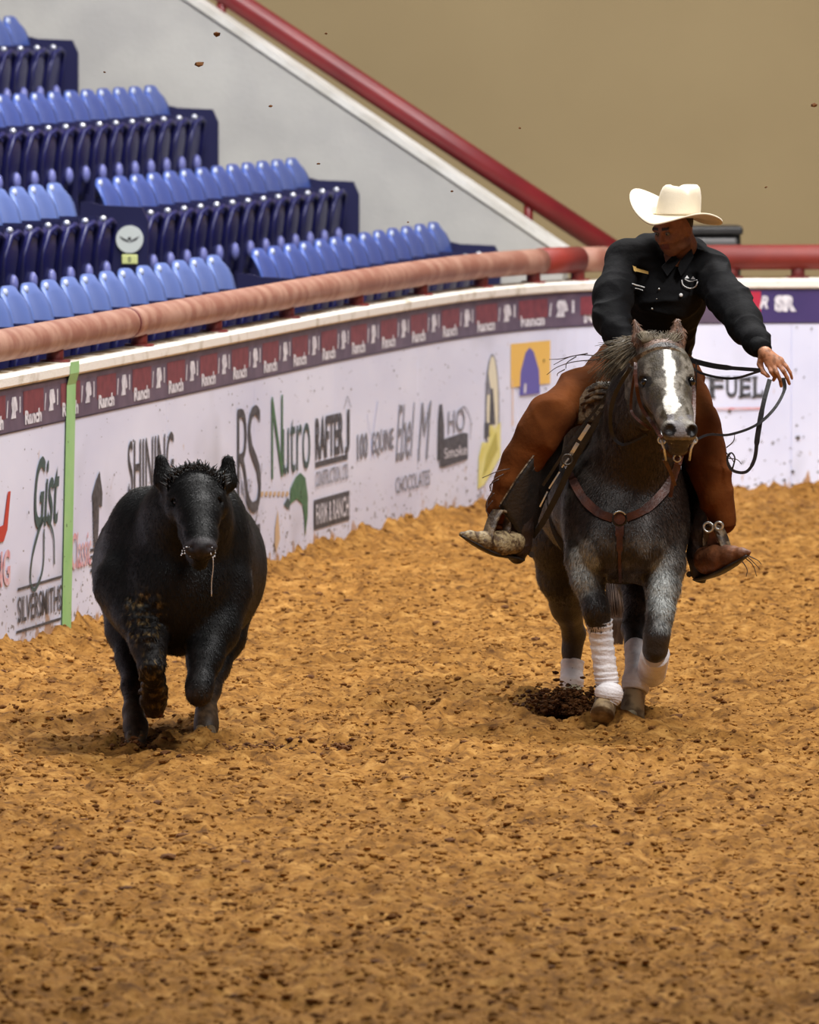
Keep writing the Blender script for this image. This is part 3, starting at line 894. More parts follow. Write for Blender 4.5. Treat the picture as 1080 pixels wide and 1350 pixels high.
ORD = ['first', 'second', 'third', 'fourth', 'fifth', 'sixth', 'seventh', 'eighth', 'ninth', 'tenth', 'eleventh', 'twelfth', 'thirteenth', 'fourteenth', 'fifteenth', 'sixteenth', 'seventeenth', 'eighteenth', 'nineteenth']
ROWN = ['front row', 'second row up', 'third row up', 'top row in view']
rz = math.atan2(DU.y, DU.x)
first = [True]
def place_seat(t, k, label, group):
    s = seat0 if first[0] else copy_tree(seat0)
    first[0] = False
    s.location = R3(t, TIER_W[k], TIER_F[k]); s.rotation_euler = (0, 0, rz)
    tag(s, label, 'seat', group)
    if 'before the aisle' in label:
        for ch in s.children:
            if ch.name.startswith('backrest'): ch.material_slots[0].link = 'OBJECT'; ch.material_slots[0].material = BLUEP
far_n = [13, 13, 13, 7]
near = {0: 18, 1: 8}
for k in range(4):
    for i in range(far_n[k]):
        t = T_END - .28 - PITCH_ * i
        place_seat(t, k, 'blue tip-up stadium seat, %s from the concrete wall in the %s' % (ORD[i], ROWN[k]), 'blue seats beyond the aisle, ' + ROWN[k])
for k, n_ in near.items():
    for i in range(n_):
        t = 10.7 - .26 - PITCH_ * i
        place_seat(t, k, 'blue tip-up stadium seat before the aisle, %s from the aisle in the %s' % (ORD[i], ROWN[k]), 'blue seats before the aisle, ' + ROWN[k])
# row end panels
def end_panel(t, k, label, signed=False, cat='panel'):
    r = empty('row_end_panel', R3(t, TIER_W[k], TIER_F[k])); r.rotation_euler = (0, 0, rz)
    pts = [(-.07, .0), (-.07, .74), (-.03, .83), (.22, .84), (.30, .86), (.36, .86), (.36, 0)]
    V = [(x, y, z) for x in (-.03, .0) for (y, z) in pts]; m_ = len(pts)
    F = [tuple(range(m_)), tuple(range(2 * m_ - 1, m_ - 1, -1))] + [(i, m_ + i, m_ + (i + 1) % m_, (i + 1) % m_) for i in range(m_)]
    mesh_obj('board', V, F, ENDM, r)
    if signed:
        cy, cz = .045, .63
        V = []; n_ = 28
        for x in (-.045, -.031):
            for j in range(n_): a = 2 * math.pi * j / n_; V.append((x, cy + .086 * math.cos(a), cz + .086 * math.sin(a)))
        F = [tuple(range(n_ - 1, -1, -1)), tuple(range(n_, 2 * n_))] + [(j, (j + 1) % n_, n_ + (j + 1) % n_, n_ + j) for j in range(n_)]
        d = mesh_obj('round_plate', V, F, mat('plate_white', sc(206, 212, 210), .4), r); d['label'] = 'round white plate with a winged emblem'
        # winged emblem
        wing = [(0, -.02), (.012, -.006), (.03, .004), (.066, .022), (.052, .004), (.042, -.006), (.026, -.012), (.012, -.018)]
        wing2 = [(-a, b) for a, b in wing[::-1]]
        VV = []; FF2 = []
        for pl in (wing, wing2):
            o_ = len(VV); VV += [(-.0462, cy - a, cz + b) for a, b in pl]; FF2.append(tuple(range(o_, o_ + len(pl))))
        o_ = len(VV); VV += [(-.0464, cy + .012 * math.cos(j), cz + .004 + .012 * math.sin(j)) for j in [q * .785 for q in range(8)]]; FF2.append(tuple(range(o_, o_ + 8)))
        mesh_obj('emblem', VV, FF2, INK, d)
        n2 = mesh_obj('number_plate', *box(-.045, -.031, cy - .05, cy + .05, cz - .155, cz - .095), mat('plate_yellow', sc(214, 220, 150), .4), r); bevel(n2, .006)
        tv_, tf_ = text_mesh('0', .02)
        mesh_obj('digit', [(-.0465, cy + .01 - .02 * a, cz - .142 + .034 * b) for a, b in tv_], tf_, INK, n2)
    tag(r, label, cat); return r
end_panel(11.28, 1, 'dark blue row end panel with a round emblem plate and small yellow plate', True)
end_panel(11.28, 0, 'plain dark blue row end panel at the aisle in the front row')
for k in range(4):
    p = end_panel(T_END + .04, k, 'dark blue row end panel against the concrete wall, %s' % ROWN[k])

# ------------------------------------------------------------------ parapet wall beside the stands, back wall
pw = []
TP = T_END + .35
def top_line(w_): return 3.29 - (1.53 - 3.29) * 0
pA = P(250, 0, 66.6); pB = P(745, 331, 66.3)
def par_pt(px, py, w_): pass
dirp = (pA - pB); dirp.y = 0
nrm = DN
# solid: outline in (w, z), extruded along the rows
sB = (pB - B0).dot(DN); sA = (pA - B0).dot(DN)
slope = (pA.z - pB.z) / (sA - sB)
Wl = 9.5
outl = [(sB, pB.z), (Wl, pB.z + slope * (Wl - sB)), (Wl, -.3), (sB, -.3)]
tmid = 18.75
V = [R3(tmid + dt, a, b) for dt in (0, .26) for a, b in outl]
F = [(3, 2, 1, 0), (4, 5, 6, 7), (0, 1, 5, 4), (1, 2, 6, 5), (2, 3, 7, 6), (3, 0, 4, 7)]
sw = mesh_obj('wall_stair', V, F, CONC); tag(sw, 'pale sloping concrete parapet beside the seats', kind='structure')
outc = [(sB - .03, pB.z - .045), (sB - .03, pB.z + .012), (Wl, pB.z + slope * (Wl - sB) + .032), (Wl, pB.z + slope * (Wl - sB) - .035)]
V = [R3(tmid + dt, a, b) for dt in (-.02, .28) for a, b in outc]
F2 = [(0, 1, 2, 3), (7, 6, 5, 4), (0, 4, 5, 1), (1, 5, 6, 2), (2, 6, 7, 3), (3, 7, 4, 0)]
mesh_obj('coping', V, F2, mat('coping_paint', sc(226, 224, 220), .6, col2=sc(200, 196, 188), nscale=4), sw)
bw = mesh_obj('wall_back', *box(-16, 22, 74, 74.3, -.3, 12), BEIGE); tag(bw, 'plain beige plastered wall behind the arena', kind='structure')
wk = mesh_obj('walkway', *box(.55, 14, 62.85, 74, -.3, 1.05), mat('walk_concrete', sc(172, 160, 136), .9)); tag(wk, 'concrete walkway behind the barrier', kind='structure')

# ------------------------------------------------------------------ pipe rails
RAILF = mat('rail_faded', sc(142, 92, 76), .6, col2=sc(170, 128, 110), nscale=6, bump=.1, bscale=30, ncontrast=(.4, .65))
RAILR = mat('rail_red', sc(138, 46, 36), .55, col2=sc(116, 38, 34), nscale=3)
RAILD = mat('rail_dark_red', sc(104, 24, 30), .4, col2=sc(120, 30, 34), nscale=3)
POSTM = mat('post_red', sc(128, 48, 42), .6, col2=sc(100, 40, 40), nscale=9)
rail = empty('pipe_rail', (0, 60, WT)); tag(rail, 'long faded red pipe rail bending along the top of the barrier', 'railing')
def wp(u, off, z):
    x, y, nx_, ny_ = W(u); return Vector((float(x + nx_ * off), float(y + ny_ * off), z))
RZ = WT + .138; RO = -.09; RR = .083
def rail_len(u0, u1, m, r=RR):
    us = np.arange(u0, u1 + .01, .22)
    o = mesh_obj('pipe', *tube([wp(u, RO, RZ) for u in us] + ([wp(u1, RO, RZ)] if us[-1] < u1 - .02 else []), r, 20), m, None, True); adopt(o, rail); return o
rail_len(.2, U(188), RAILF); rail_len(U(188) + .01, U(730), RAILF)
o = rail_len(U(728), U(776), RAILR, RR + .004); o['label'] = 'dark red sleeve at the bend'
o = rail_len(U(776), U(812), RAILF); o = rail_len(U(812), UEND - .2, RAILR)
adopt(mesh_obj('weld_ring', *tube([wp(U(188) - .012, RO, RZ), wp(U(188) + .02, RO, RZ)], RR + .003, 20), POSTM, None, True), rail)
for px in (-140, -20, 95, 205, 303, 398, 489, 573, 652, 720, 775, 880, 968, 1054, 1180, 1320):
    u = U(px) if px > -200 else 0
    x0 = wp(u, RO, WT)
    adopt(mesh_obj('post', *tube([x0 + Vector((0, 0, -.02)), x0 + Vector((0, 0, .09))], .046, 12), POSTM, None, True), rail)
    adopt(mesh_obj('post_foot', *tube([x0, x0 + Vector((0, 0, .014))], .08, 12), POSTM, None, False), rail)
# sloping handrail on the parapet
hr = empty('handrail', R3(tmid + .13, sB, pB.z)); tag(hr, 'dark red sloping handrail on the concrete parapet', 'railing')
YR = 66.6
h0 = P(812, 333, YR); h1 = P(300, -6, YR + .3); dh = (h1 - h0); h2 = h0 + dh * 2.2
adopt(mesh_obj('pipe', *tube([h0, h0 + dh * .5, h1, h2], .078, 20), RAILD, None, True), hr)
for px in (697, 292, -120):
    tt = (px - 812) / (300 - 812); c = h0 + dh * tt
    adopt(mesh_obj('post', *tube([c + Vector((0, 0, -.34)), c + Vector((0, 0, -.02))], .033, 12), RAILD, None, True), hr)
adopt(mesh_obj('end_plate', *tube([h0 + Vector((.0, 0, -.14)), h0 + Vector((0, 0, .02))], .05, 12), RAILD, None, True), hr)

# black padded case resting behind the rail
cs = empty('equipment_case', P(940, 352, 63.6)); tag(cs, 'black padded case behind the red rail at the rider\'s shoulder', 'case')
BLK = mat('case_black', sc(40, 38, 38), .55, col2=sc(30, 28, 28), nscale=9)
c0 = P(925, 352, 63.5)
def cbox(x0, x1, y0, y1, Y, d):
    a = P(x0, y1, Y); b = P(x1, y0, Y); return box(a.x, b.x, Y, Y + d, a.z, b.z)
o = adopt(mesh_obj('case_body', *cbox(893, 977, 306, 443, 63.5, .4), BLK), cs); bevel(o, .03, 3)
o = adopt(mesh_obj('lid', *cbox(890, 980, 299, 310, 63.45, .5), BLK), cs); bevel(o, .015, 2)
o = adopt(mesh_obj('pad', *cbox(902, 972, 314, 325, 63.44, .08), mat('pad_grey', sc(96, 94, 94), .5)), cs); bevel(o, .02, 3)

# clods thrown up in the air
for i, (px, py, Y, r_) in enumerate([(285, 45, 43.2, .014), (262, 84, 43.1, .016), (357, 140, 43.6, .007), (138, 95, 42.8, .005), (430, 44, 44, .006),
                      (420, 216, 43.4, .006), (1074, 139, 42.6, .013), (1010, 247, 44, .006), (538, 293, 43.8, .005), (685, 169, 44.2, .006), (596, 252, 44.1, .006)]):
    c = P(px, py, Y)
    v = ICO_V * r_ * (1 + .7 * (nrs.rand(12, 1) - .5)) * np.array([1.3, 1, .8])
    o = mesh_obj('airborne_clod', [Vector(q) for q in v], ICO_F, CLODD); o.location = c
    tag(o, ['dark dirt clod in the air against the pale parapet, upper one of the pair', 'dark dirt clod in the air against the pale parapet, larger lower one',
            'small grey dirt speck in the air right of the two big clods', 'tiny dirt speck in the air above the upper left seats', 'tiny dirt speck in the air above the handrail',
            'tiny dirt speck in the air low on the pale parapet', 'brown dirt clod in the air at the right edge before the beige wall', 'tiny dirt speck in the air right of the white hat',
            'tiny dirt speck in the air near the lower parapet end', 'tiny dirt speck in the air before the beige wall above the handrail', 'tiny dirt speck in the air on the pale parapet below the handrail'][i], 'dirt clod', 'dirt thrown up in the air')
# ================================================================== horse
YH = 44.0
def Q(px, py, dy=0.0): return P(px, py, YH + dy)
def qr(r, dy=0.0): return r * (YH + dy) / FPX
def chainpx(B, pts, k=.03, w=None, f=1.0, base=None):
    """pts (px, py, dy, radius px)"""
    fn = base or Q
    B.chain([(fn(a, b, c), qr(r, c)) for a, b, c, r in pts], k, w, f); return B
X_ = (1, 0, 0); Y_ = (0, 1, 0); Z_ = (0, 0, 1)
H = Blob()
# trunk, chest to rump
chainpx(H, [(824, 668, .26, 74), (814, 655, .60, 84), (800, 645, 1.05, 92), (790, 618, 1.50, 88)], .10)
H.ell(Q(822, 690, .12), (.250, .26, .27), .10)
H.ell(Q(786, 686, .20), (.145, .22, .29), .08); H.ell(Q(862, 690, .20), (.160, .22, .30), .08)
H.ell(Q(797, 714, -.06), (.115, .11, .14), .05); H.ell(Q(846, 712, -.06), (.115, .11, .14), .05)     # breast muscles
H.ell(Q(770, 600, 1.62), (.30, .34, .30), .10)
# neck
chainpx(H, [(828, 636, .22, 74), (840, 585, .06, 58), (850, 532, -.12, 50), (862, 492, -.26, 42)], .08, X_, .92)
chainpx(H, [(822, 560, .45, 40), (842, 500, .08, 32), (858, 468, -.22, 24)], .06)
# head
chainpx(H, [(873, 472, -.36, 30), (875, 492, -.44, 34), (880, 518, -.52, 31), (889, 546, -.62, 24), (896, 567, -.69, 20)], .03)
H.ell(Q(876, 482, -.43), (.115, .085, .10), .04)
H.ell(Q(855, 500, -.44), (.050, .07, .055), .04); H.ell(Q(901, 497, -.44), (.045, .07, .055), .04)      # brows
H.ell(Q(852, 533, -.33), (.055, .11, .12), .05); H.ell(Q(894, 529, -.33), (.055, .11, .12), .05)        # cheeks
chainpx(H, [(872, 530, -.28, 26), (883, 564, -.46, 18), (891, 588, -.60, 14)], .03)
H.ell(Q(896, 571, -.68), (.078, .07, .058), .03)
H.ell(Q(894, 591, -.655), (.050, .05, .035), .02)                                                        # chin
H.ell(Q(881, 566, -.735), (.032, .03, .040), .02); H.ell(Q(912, 567, -.735), (.030, .03, .036), .02)
H.ell(Q(883, 567, -.775), (.026, .034, .028), .012, op='sub'); H.ell(Q(913, 568, -.762), (.019, .034, .028), .012, op='sub')
H.cap(Q(880, 582, -.75), Q(909, 581, -.74), .006, .006, .01, op='sub')
for ex in (848, 913): H.ell(Q(ex, 503, -.52), (.024, .028, .019), .018, op='sub')
# ears
def ear(b0, mid, tip, fdir=Y_):
    H.cap(b0[0], mid[0], b0[1], mid[1], .03, fdir, .6); H.cap(mid[0], tip[0], mid[1], tip[1], .02, fdir, .5)
ear((Q(850, 464, -.33), .034), (Q(843, 446, -.36), .034), (Q(837, 422, -.36), .008))
ear((Q(890, 464, -.33), .038), (Q(893, 444, -.36), .038), (Q(893, 423, -.36), .016))
H.ell(Q(842, 442, -.39), (.016, .018, .038), .01, op='sub'); H.ell(Q(893, 440, -.39), (.018, .018, .036), .01, op='sub')
# legs: fore leading (A), fore lifted (B), hind under the belly (C), hind trailing (D)
chainpx(H, [(782, 690, .14, 38), (772, 736, .04, 26), (775, 765, .0, 21), (784, 796, -.04, 15.5), (787, 808, -.04, 16), (790, 822, -.02, 13), (796, 870, .0, 11.5), (800, 900, .0, 12.5)], .035)
H.ell(Q(785, 802, -.09), (.042, .035, .05), .03)
chainpx(H, [(801, 910, .0, 16), (799, 925, -.02, 13.5), (797, 934, -.04, 15)], .02)
chainpx(H, [(866, 700, .12, 41), (875, 745, .04, 28), (874, 775, -.02, 22), (871, 808, -.08, 17), (866, 838, -.12, 16), (864, 855, -.11, 16.5)], .035)
chainpx(H, [(864, 858, -.10, 15.5), (861, 870, .04, 13), (860, 882, .22, 14), (858, 889, .34, 15)], .02)
chainpx(H, [(842, 700, 1.05, 55), (848, 760, .80, 36), (846, 795, .66, 22), (836, 830, .58, 15.5), (838, 850, .48, 13), (840, 880, .34, 12), (838, 902, .27, 15), (835, 925, .24, 13), (834, 938, .24, 16)], .035)
chainpx(H, [(768, 640, 1.62, 82), (744, 700, 1.50, 50), (742, 758, 1.60, 32), (748, 800, 1.75, 20), (757, 836, 1.92, 13.5), (754, 858, 1.92, 11), (754, 885, 1.90, 10.5), (754, 900, 1.88, 12.5), (753, 912, 1.88, 12)], .045)
hv, hf = H.build(.0085)
hv = relax(hv, hf, 2, .45)
horse = empty('horse', Q(810, 950, .3) * 1.0); horse.location.z = 0
tag(horse, 'dark grey roan horse with a white blaze and white leg wraps galloping at the camera', 'horse')
hp = np.array([proj(v) for v in hv])   # pixel position of each vertex, used to place coat markings and painted light
N = normals(hv, hf)
def lerpc(a, b, t): return a + (b - a) * np.clip(t, 0, 1)[:, None]
px, py = hp[:, 0], hp[:, 1]; dy = hv[:, 1] - YH
n1 = vnoise3(hv, 5, 3); n2 = vnoise3(hv, 22, 9); n3 = vnoise3(hv, 55, 14)
c = np.tile(np.array(sc(50, 43, 38)), (len(hv), 1))
c = lerpc(c, np.array(sc(90, 85, 80)), (n2 - .44) * 5 * (.3 + n1))           # roan mottling
c = lerpc(c, np.array(sc(46, 35, 29)), (n1 - .50) * 6)
front = dy < .35
# brown chest
c = lerpc(c, np.array(sc(46, 33, 26)), 1.6 - np.hypot((px - 850) / 60, (py - 610) / 60))
# forearm highlights painted into the coat as pale patches
fa = np.maximum(1.25 - np.hypot((px - 772) / 22, (py - 752) / 40), 1.25 - np.hypot((px - 876) / 24, (py - 785) / 48)) * (dy < .3)
c = lerpc(c, np.array(sc(158, 162, 160)), fa * 1.5 - .2 + (n2 - .5) * 1.5)
# black knees, hind legs dark
kn = np.maximum(1.5 - np.hypot((px - 787) / 20, (py - 803) / 16), 1.5 - np.hypot((px - 864) / 22, (py - 856) / 20)) * (dy < .2)
c = lerpc(c, np.array(sc(40, 34, 32)), kn * 2)
c = lerpc(c, np.array(sc(44, 36, 32)), ((hv[:, 2] < .95) & (dy > .4)) * np.clip((1.0 - hv[:, 2]) * 4, 0, 1))
# head: paler, blaze
hd = ((py < 612) & (dy < -.30) & (py > 458))
t_ = np.clip((py - 462) / 130, 0, 1); ctr = np.interp(py, [455, 470, 500, 530, 555, 575, 600], [880, 881, 884, 885, 887, 892, 896])
half = np.interp(py, [455, 462, 480, 500, 515, 532, 542, 550, 580], [2, 6, 7, 6, 7, 10, 8, 2, -3])
c = np.where(hd[:, None], lerpc(np.tile(np.array(sc(70, 63, 55)), (len(hv), 1)), np.array(sc(124, 117, 106)), (n2 - .42) * 6), c)
c = np.where(hd[:, None], lerpc(c, np.array(sc(70, 62, 48)), (n3 - .5) * 7 + .1), c)
bl = (half - np.abs(px - ctr) + (n3 - .5) * 12) / 2.0
c = np.where((hd & (N[:, 1] < -.2))[:, None], lerpc(c, np.array(sc(248, 246, 236)), bl), c)
mz = hd & (py > 546) & (px > 880)
c = np.where(mz[:, None], lerpc(c, np.array(sc(120, 116, 118)), (n3 - .4) * 5), c)
c = np.where((hd & (np.minimum(np.hypot(px - 883, py - 567), np.hypot(px - 913, py - 568)) < 8.5))[:, None], np.array(sc(18, 14, 14)), c)
c = np.where((hd & (np.minimum(np.hypot((px - 850) / 1.3, py - 503), np.hypot(px - 912, py - 502)) < 8))[:, None], lerpc(c, np.array(sc(26, 22, 20)), np.ones(len(hv)) * .85), c)
earm = (py < 458) & (dy < -.2) & (dy > -.45)
c = np.where(earm[:, None], np.array(sc(120, 92, 76)) * (.6 + .8 * n2[:, None]), c)
# lower limbs: pale socks and hooves are separate
COAT = attr_mat('horse_coat', .48, .5, 120, .006, namt=.28, nscale=60, spec=.45)
pas = (hv[:, 2] < .17)
c = np.where(pas[:, None], lerpc(np.tile(np.array(sc(150, 130, 100)), (len(hv), 1)), np.array(sc(80, 64, 48)), (n3 - .45) * 5), c)
c = np.where((hd & (py > 580))[:, None], np.array(sc(58, 50, 44)) * (.7 + .6 * n3[:, None]), c)
c = np.where((hd & (px < 856) & (py > 510))[:, None], c * .55, c)  # cheek on this side darkened to paint in its shadow
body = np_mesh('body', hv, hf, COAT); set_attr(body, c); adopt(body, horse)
adopt(fur('coat_hair', hv, N, c, 80000, .020, .0034, (0, .3, -1), COAT, 1, .18, .7, mask=(hv[:, 2] > .45) & ~hd, cvar=(.4, 1.6)), horse)
def hpart(name, vf, m, parent=None, smooth=True, label=None):
    o = mesh_obj(name, vf[0], vf[1], m, None, smooth)
    if parent is None: adopt(o, horse)
    else: o.parent = parent
    if label: o['label'] = label
    return o
EYE = mat('eye_black', sc(12, 10, 10), .08, spec=.8)
for ex, ed in ((850.5, -.535), (911.5, -.505)): hpart('eye', ball(Q(ex, 503, ed), .019, 14, 10), EYE)
# hooves
HOOF = mat('hoof_horn', sc(160, 136, 100), .7, col2=sc(96, 76, 52), nscale=14, bump=.4, bscale=30, ncontrast=(.4, .6))
HOOFP = mat('hoof_pale', sc(190, 180, 150), .6, col2=sc(120, 108, 80), nscale=14)
def hoof(c_top, c_bot, rt, rb, m, d=.82):
    pts = [Vector(c_top) + (Vector(c_bot) - Vector(c_top)) * t for t in (0, .08, .5, .9, 1)]
    rr = [rt * .92, rt, rt + (rb - rt) * .5, rb, rb * .94]
    return hpart('hoof', tube(pts, rr, 18, True, 1.12, (0, 1, 0)), m)
hoof(Q(797, 928, -.03), Q(794, 943, -.08), .048, .058, HOOF)
hoof(Q(835, 914, .24), Q(833, 951, .17), .050, .060, HOOF, )
hpart('hoof_patch', ball(Q(832, 942, .10), (.030, .014, .022), 9, 6), HOOFP)
hoof(Q(754, 902, 1.88), Q(756, 918, 1.84), .040, .050, HOOFP)
hoof(Q(858, 884, .40), Q(856, 880, .52), .046, .056, HOOF)
# leg wraps
WRAP = mat('leg_wrap', sc(238, 234, 236), .8, col2=sc(222, 214, 216), nscale=14, bump=.3, bscale=90)
def wrap(pts, n=90, turns=9, amp=.0022, name='leg_wrap'):
    """pts (px,py,dy,rpx): knitted bandage wound round the leg, overlapping turns"""
    sp = spline(pts, 12); m_ = len(sp); V = []; seg = 28
    cs = [Q(a, b, c_) for a, b, c_, _ in sp]; rr = [qr(r, c_) for _, _, c_, r in sp]
    P_, T, N_ = frames(cs); F = []
    for i in range(m_):
        b = T[i].cross(N_[i])
        for k_ in range(seg):
            th = 2 * math.pi * k_ / seg; ph = (i / m_ * turns + th / (2 * math.pi)) % 1
            r = rr[i] + amp * (1 - ph) * 1.6 + .0012 * math.sin(th * 5 + i * 1.7)
            V.append(P_[i] + (N_[i] * math.cos(th) + b * math.sin(th)) * r)
    for i in range(m_ - 1):
        for k_ in range(seg):
            k2 = (k_ + 1) % seg; F.append((i * seg + k_, i * seg + k2, (i + 1) * seg + k2, (i + 1) * seg + k_))
    F += [tuple(range(seg - 1, -1, -1)), tuple((m_ - 1) * seg + j for j in range(seg))]
    o = hpart(name, (V, F), WRAP); return o
wrap([(790, 819, -.02, 17), (792, 835, -.01, 15), (795, 858, .0, 14.5), (798, 882, .0, 14.5), (800, 895, .0, 15), (801, 904, .0, 13.5)], turns=10, amp=.004)
wrap([(803, 905, -.01, 15), (803, 912, -.02, 18.5), (803, 920, -.02, 17), (801, 925, -.02, 13)], turns=2, name='fetlock_boot')
wrap([(864, 862, -.09, 18.5), (862, 872, .03, 18.5), (860, 882, .18, 18.5), (859, 888, .28, 18)], turns=6)
wrap([(839, 853, .46, 15.5), (840, 870, .38, 15.5), (840, 886, .31, 16), (839, 898, .27, 18.5), (837, 911, .25, 17)], turns=7)
wrap([(755, 872, 1.92, 15), (754, 886, 1.90, 14.5), (754, 896, 1.88, 15.5), (754, 905, 1.88, 15)], turns=4)
# tail
HAIR = mat('tail_hair', sc(58, 40, 30), .5, col2=sc(104, 80, 62), nscale=30, stretch=(1, 1, .2))
MANE = mat('mane_hair', sc(70, 60, 44), .5, col2=sc(136, 122, 98), nscale=14, ncontrast=(.45, .7))
def strands(name, gens, m, r=.0022, seg=4, n=6):
    V = []; F = []
    for pts in gens:
        sp = spline(pts, n); L = len(sp)
        v, f = tube(sp, [r * (1 - .75 * (i / L)) for i in range(L)], seg, False)
        o_ = len(V); V += v; F += [tuple(i + o_ for i in q) for q in f]
    o = hpart(name, (V, F), m); tag(o, kind='stuff'); return o
g_ = []
rr_ = random.Random(3)
for i in range(240):
    a = rr_.uniform(0, 6.28); q_ = rr_.random() ** .5
    ox, oy = math.cos(a) * q_, math.sin(a) * q_
    g_.append([Q(800 + 10 * ox, 640 + 6 * oy, 2.0), Q(806 + 10 * ox, 730 + 6 * oy, 2.1 + .03 * oy), Q(812 + 13 * ox, 790, 2.0 + .05 * oy), Q(814 + 13 * ox, 815, 1.95), Q(812 + 10 * ox + rr_.uniform(-2, 2), 842 + 8 * rr_.random(), 1.95)])
strands('tail', g_, HAIR, .005)
# mane: blown to the horse's right, over the crest and forward between the ears
g_ = []
for i in range(900):
    t = rr_.random()
    bx, by, bd = 866 - 42 * t + rr_.uniform(-4, 4), 456 + 14 * t, -.30 + .45 * t
    u_ = rr_.random()
    ln = rr_.uniform(.6, 1)
    ex = bx - (14 + 44 * u_) * ln; ey = by + rr_.uniform(-18, 46) * ln
    g_.append([Q(bx, by, bd), Q(bx - 12, by - rr_.uniform(4, 16), bd - .03), Q((bx + ex) / 2, (by + ey) / 2 - 8, bd - .06 * u_), Q(ex, ey + rr_.uniform(-4, 10), bd - .08 * rr_.random())])
strands('mane', g_, MANE, .0036)
g_ = []
for i in range(150):                # forelock tossed up to the right between the ears
    bx = rr_.uniform(866, 890); t = rr_.random()
    g_.append([Q(bx, 463, -.38), Q(bx - 4 + 6 * t, 452, -.42), Q(bx - 10 + 22 * t, 447 - 5 * t + rr_.uniform(-4, 4), -.40), Q(bx - 18 + 32 * t, 444 + rr_.uniform(-6, 8) - 4 * t, -.38)])
for i in range(170):
    bx = rr_.uniform(848, 864); t = rr_.random()
    g_.append([Q(bx, 462, -.36), Q(bx - 2, 450, -.40), Q(bx + rr_.uniform(-10, 6), 440 + rr_.uniform(-3, 6), -.38), Q(bx + rr_.uniform(-14, 12), 441 + rr_.uniform(-6, 12), -.36)])
strands('forelock', g_, MANE, .003)

# ================================================================== tack
LEA = mat('leather_brown', sc(92, 48, 30), .5, col2=sc(60, 30, 20), nscale=14, bump=.3, bscale=70)
LEAT = mat('leather_tooled', sc(120, 100, 76), .5, col2=sc(62, 46, 32), nscale=26, bump=.8, bscale=60, ncontrast=(.45, .55))
LEAK = mat('leather_black', sc(26, 22, 20), .5, col2=sc(40, 32, 28), nscale=14, bump=.5, bscale=50)
SILV = mat('silver', sc(215, 215, 212), .3, .8, bump=.5, bscale=60)
STEEL = mat('steel_dark', sc(90, 84, 78), .35, .8)
_fr = np.nonzero(N[:, 1] < .25)[0]; _fx, _fy, _fd = px[_fr], py[_fr], hv[_fr, 1]
def hs(a, b, off=.010):
    """depth of the horse's skin seen at a pixel, less a small gap"""
    m_ = np.hypot(_fx - a, _fy - b) < 4
    return (_fd[m_].min() - YH - off) if m_.any() else None
def onskin(pts, off=.010):
    out = []
    for p in spline([(a, b, c_) for a, b, c_ in pts], 6):
        d_ = hs(p[0], p[1], off)
        out.append((p[0], p[1], d_ if d_ is not None and abs(d_ - p[2]) < .35 else p[2]))
    a_ = np.array(out)
    for _ in range(3): a_[1:-1, 2] = np.minimum(a_[1:-1, 2], (a_[:-2, 2] + a_[2:, 2]) / 2)
    return [tuple(q_) for q_ in a_]
def strap(pts, wpx, th=.004, n=8, fd=None):
    """flat strap seen broadside: pts (px,py,dy)"""
    sp = spline(pts, n); cs = [Q(*p) for p in sp]
    P_, T, _ = frames(cs); V = []; F = []; m_ = len(cs)
    for i in range(m_):
        wv = T[i].cross(Vector(fd or (0, 1, 0)))
        wv = wv.normalized() if wv.length > 1e-4 else Vector((1, 0, 0))
        nv = wv.cross(T[i]).normalized()
        wd = wpx[min(int(i * len(wpx) / m_), len(wpx) - 1)] if hasattr(wpx, '__len__') else wpx
        a = wv * qr(wd / 2, 0); b = nv * th / 2
        V += [P_[i] + a + b, P_[i] - a + b, P_[i] - a - b, P_[i] + a - b]
    for i in range(m_ - 1):
        for k_ in range(4):
            k2 = (k_ + 1) % 4; F.append((i * 4 + k_, i * 4 + k2, (i + 1) * 4 + k2, (i + 1) * 4 + k_))
    F += [(3, 2, 1, 0), tuple((m_ - 1) * 4 + j for j in range(4))]
    return V, F
def troot(name, label, cat, px_, py_, d_):
    r = empty(name, Q(px_, py_, d_)); tag(r, label, cat); return r
def tp(root, name, vf, m, smooth=False, label=None, sub=None):
    o = mesh_obj(name, vf[0], vf[1], m, None, smooth)
    if sub is not None: o.parent = sub
    else: adopt(o, root)
    if label: o['label'] = label
    return o
def ring(c, R_, r, ax=(0, 1, 0), n=20, sx=1, sz=1):
    a = Vector(ax).normalized(); u_ = a.orthogonal().normalized(); v_ = a.cross(u_)
    pts = [Vector(c) + (u_ * math.cos(t) * sx + v_ * math.sin(t) * sz) * R_ for t in [2 * math.pi * i / n for i in range(n + 1)]]
    return tube(pts, r, 8, False)
# breast collar
bc = troot('breast_collar', 'brown leather breast collar with a round ring on the horse\'s chest', 'breast collar', 818, 684, -.2)
tp(bc, 'strap', strap(onskin([(748, 612, .22), (755, 632, .05), (770, 658, -.10), (790, 676, -.20), (808, 683, -.225)]), [9, 11, 12, 11], n=2), LEA)
tp(bc, 'strap', strap(onskin([(826, 683, -.225), (850, 672, -.21), (872, 652, -.12), (888, 628, -.04), (897, 600, .06)]), [10, 12, 12, 10], n=2), LEA)
tp(bc, 'center_strap', strap(onskin([(817, 690, -.235), (817, 712, -.235), (817, 740, -.20), (818, 768, -.02)]), [11, 8, 4, 4], n=2), LEA)
o = tp(bc, 'ring', ring(Q(817, 684, -.24), .030, .006), LEAK, True)
tp(bc, 'ring_trim', tube([Q(817 + 9 * math.cos(a_), 683 - 9 * math.sin(a_), -.255) for a_ in (.5, .9, 1.3, 1.7, 2.1, 2.6)], .004, 8), SILV, True)
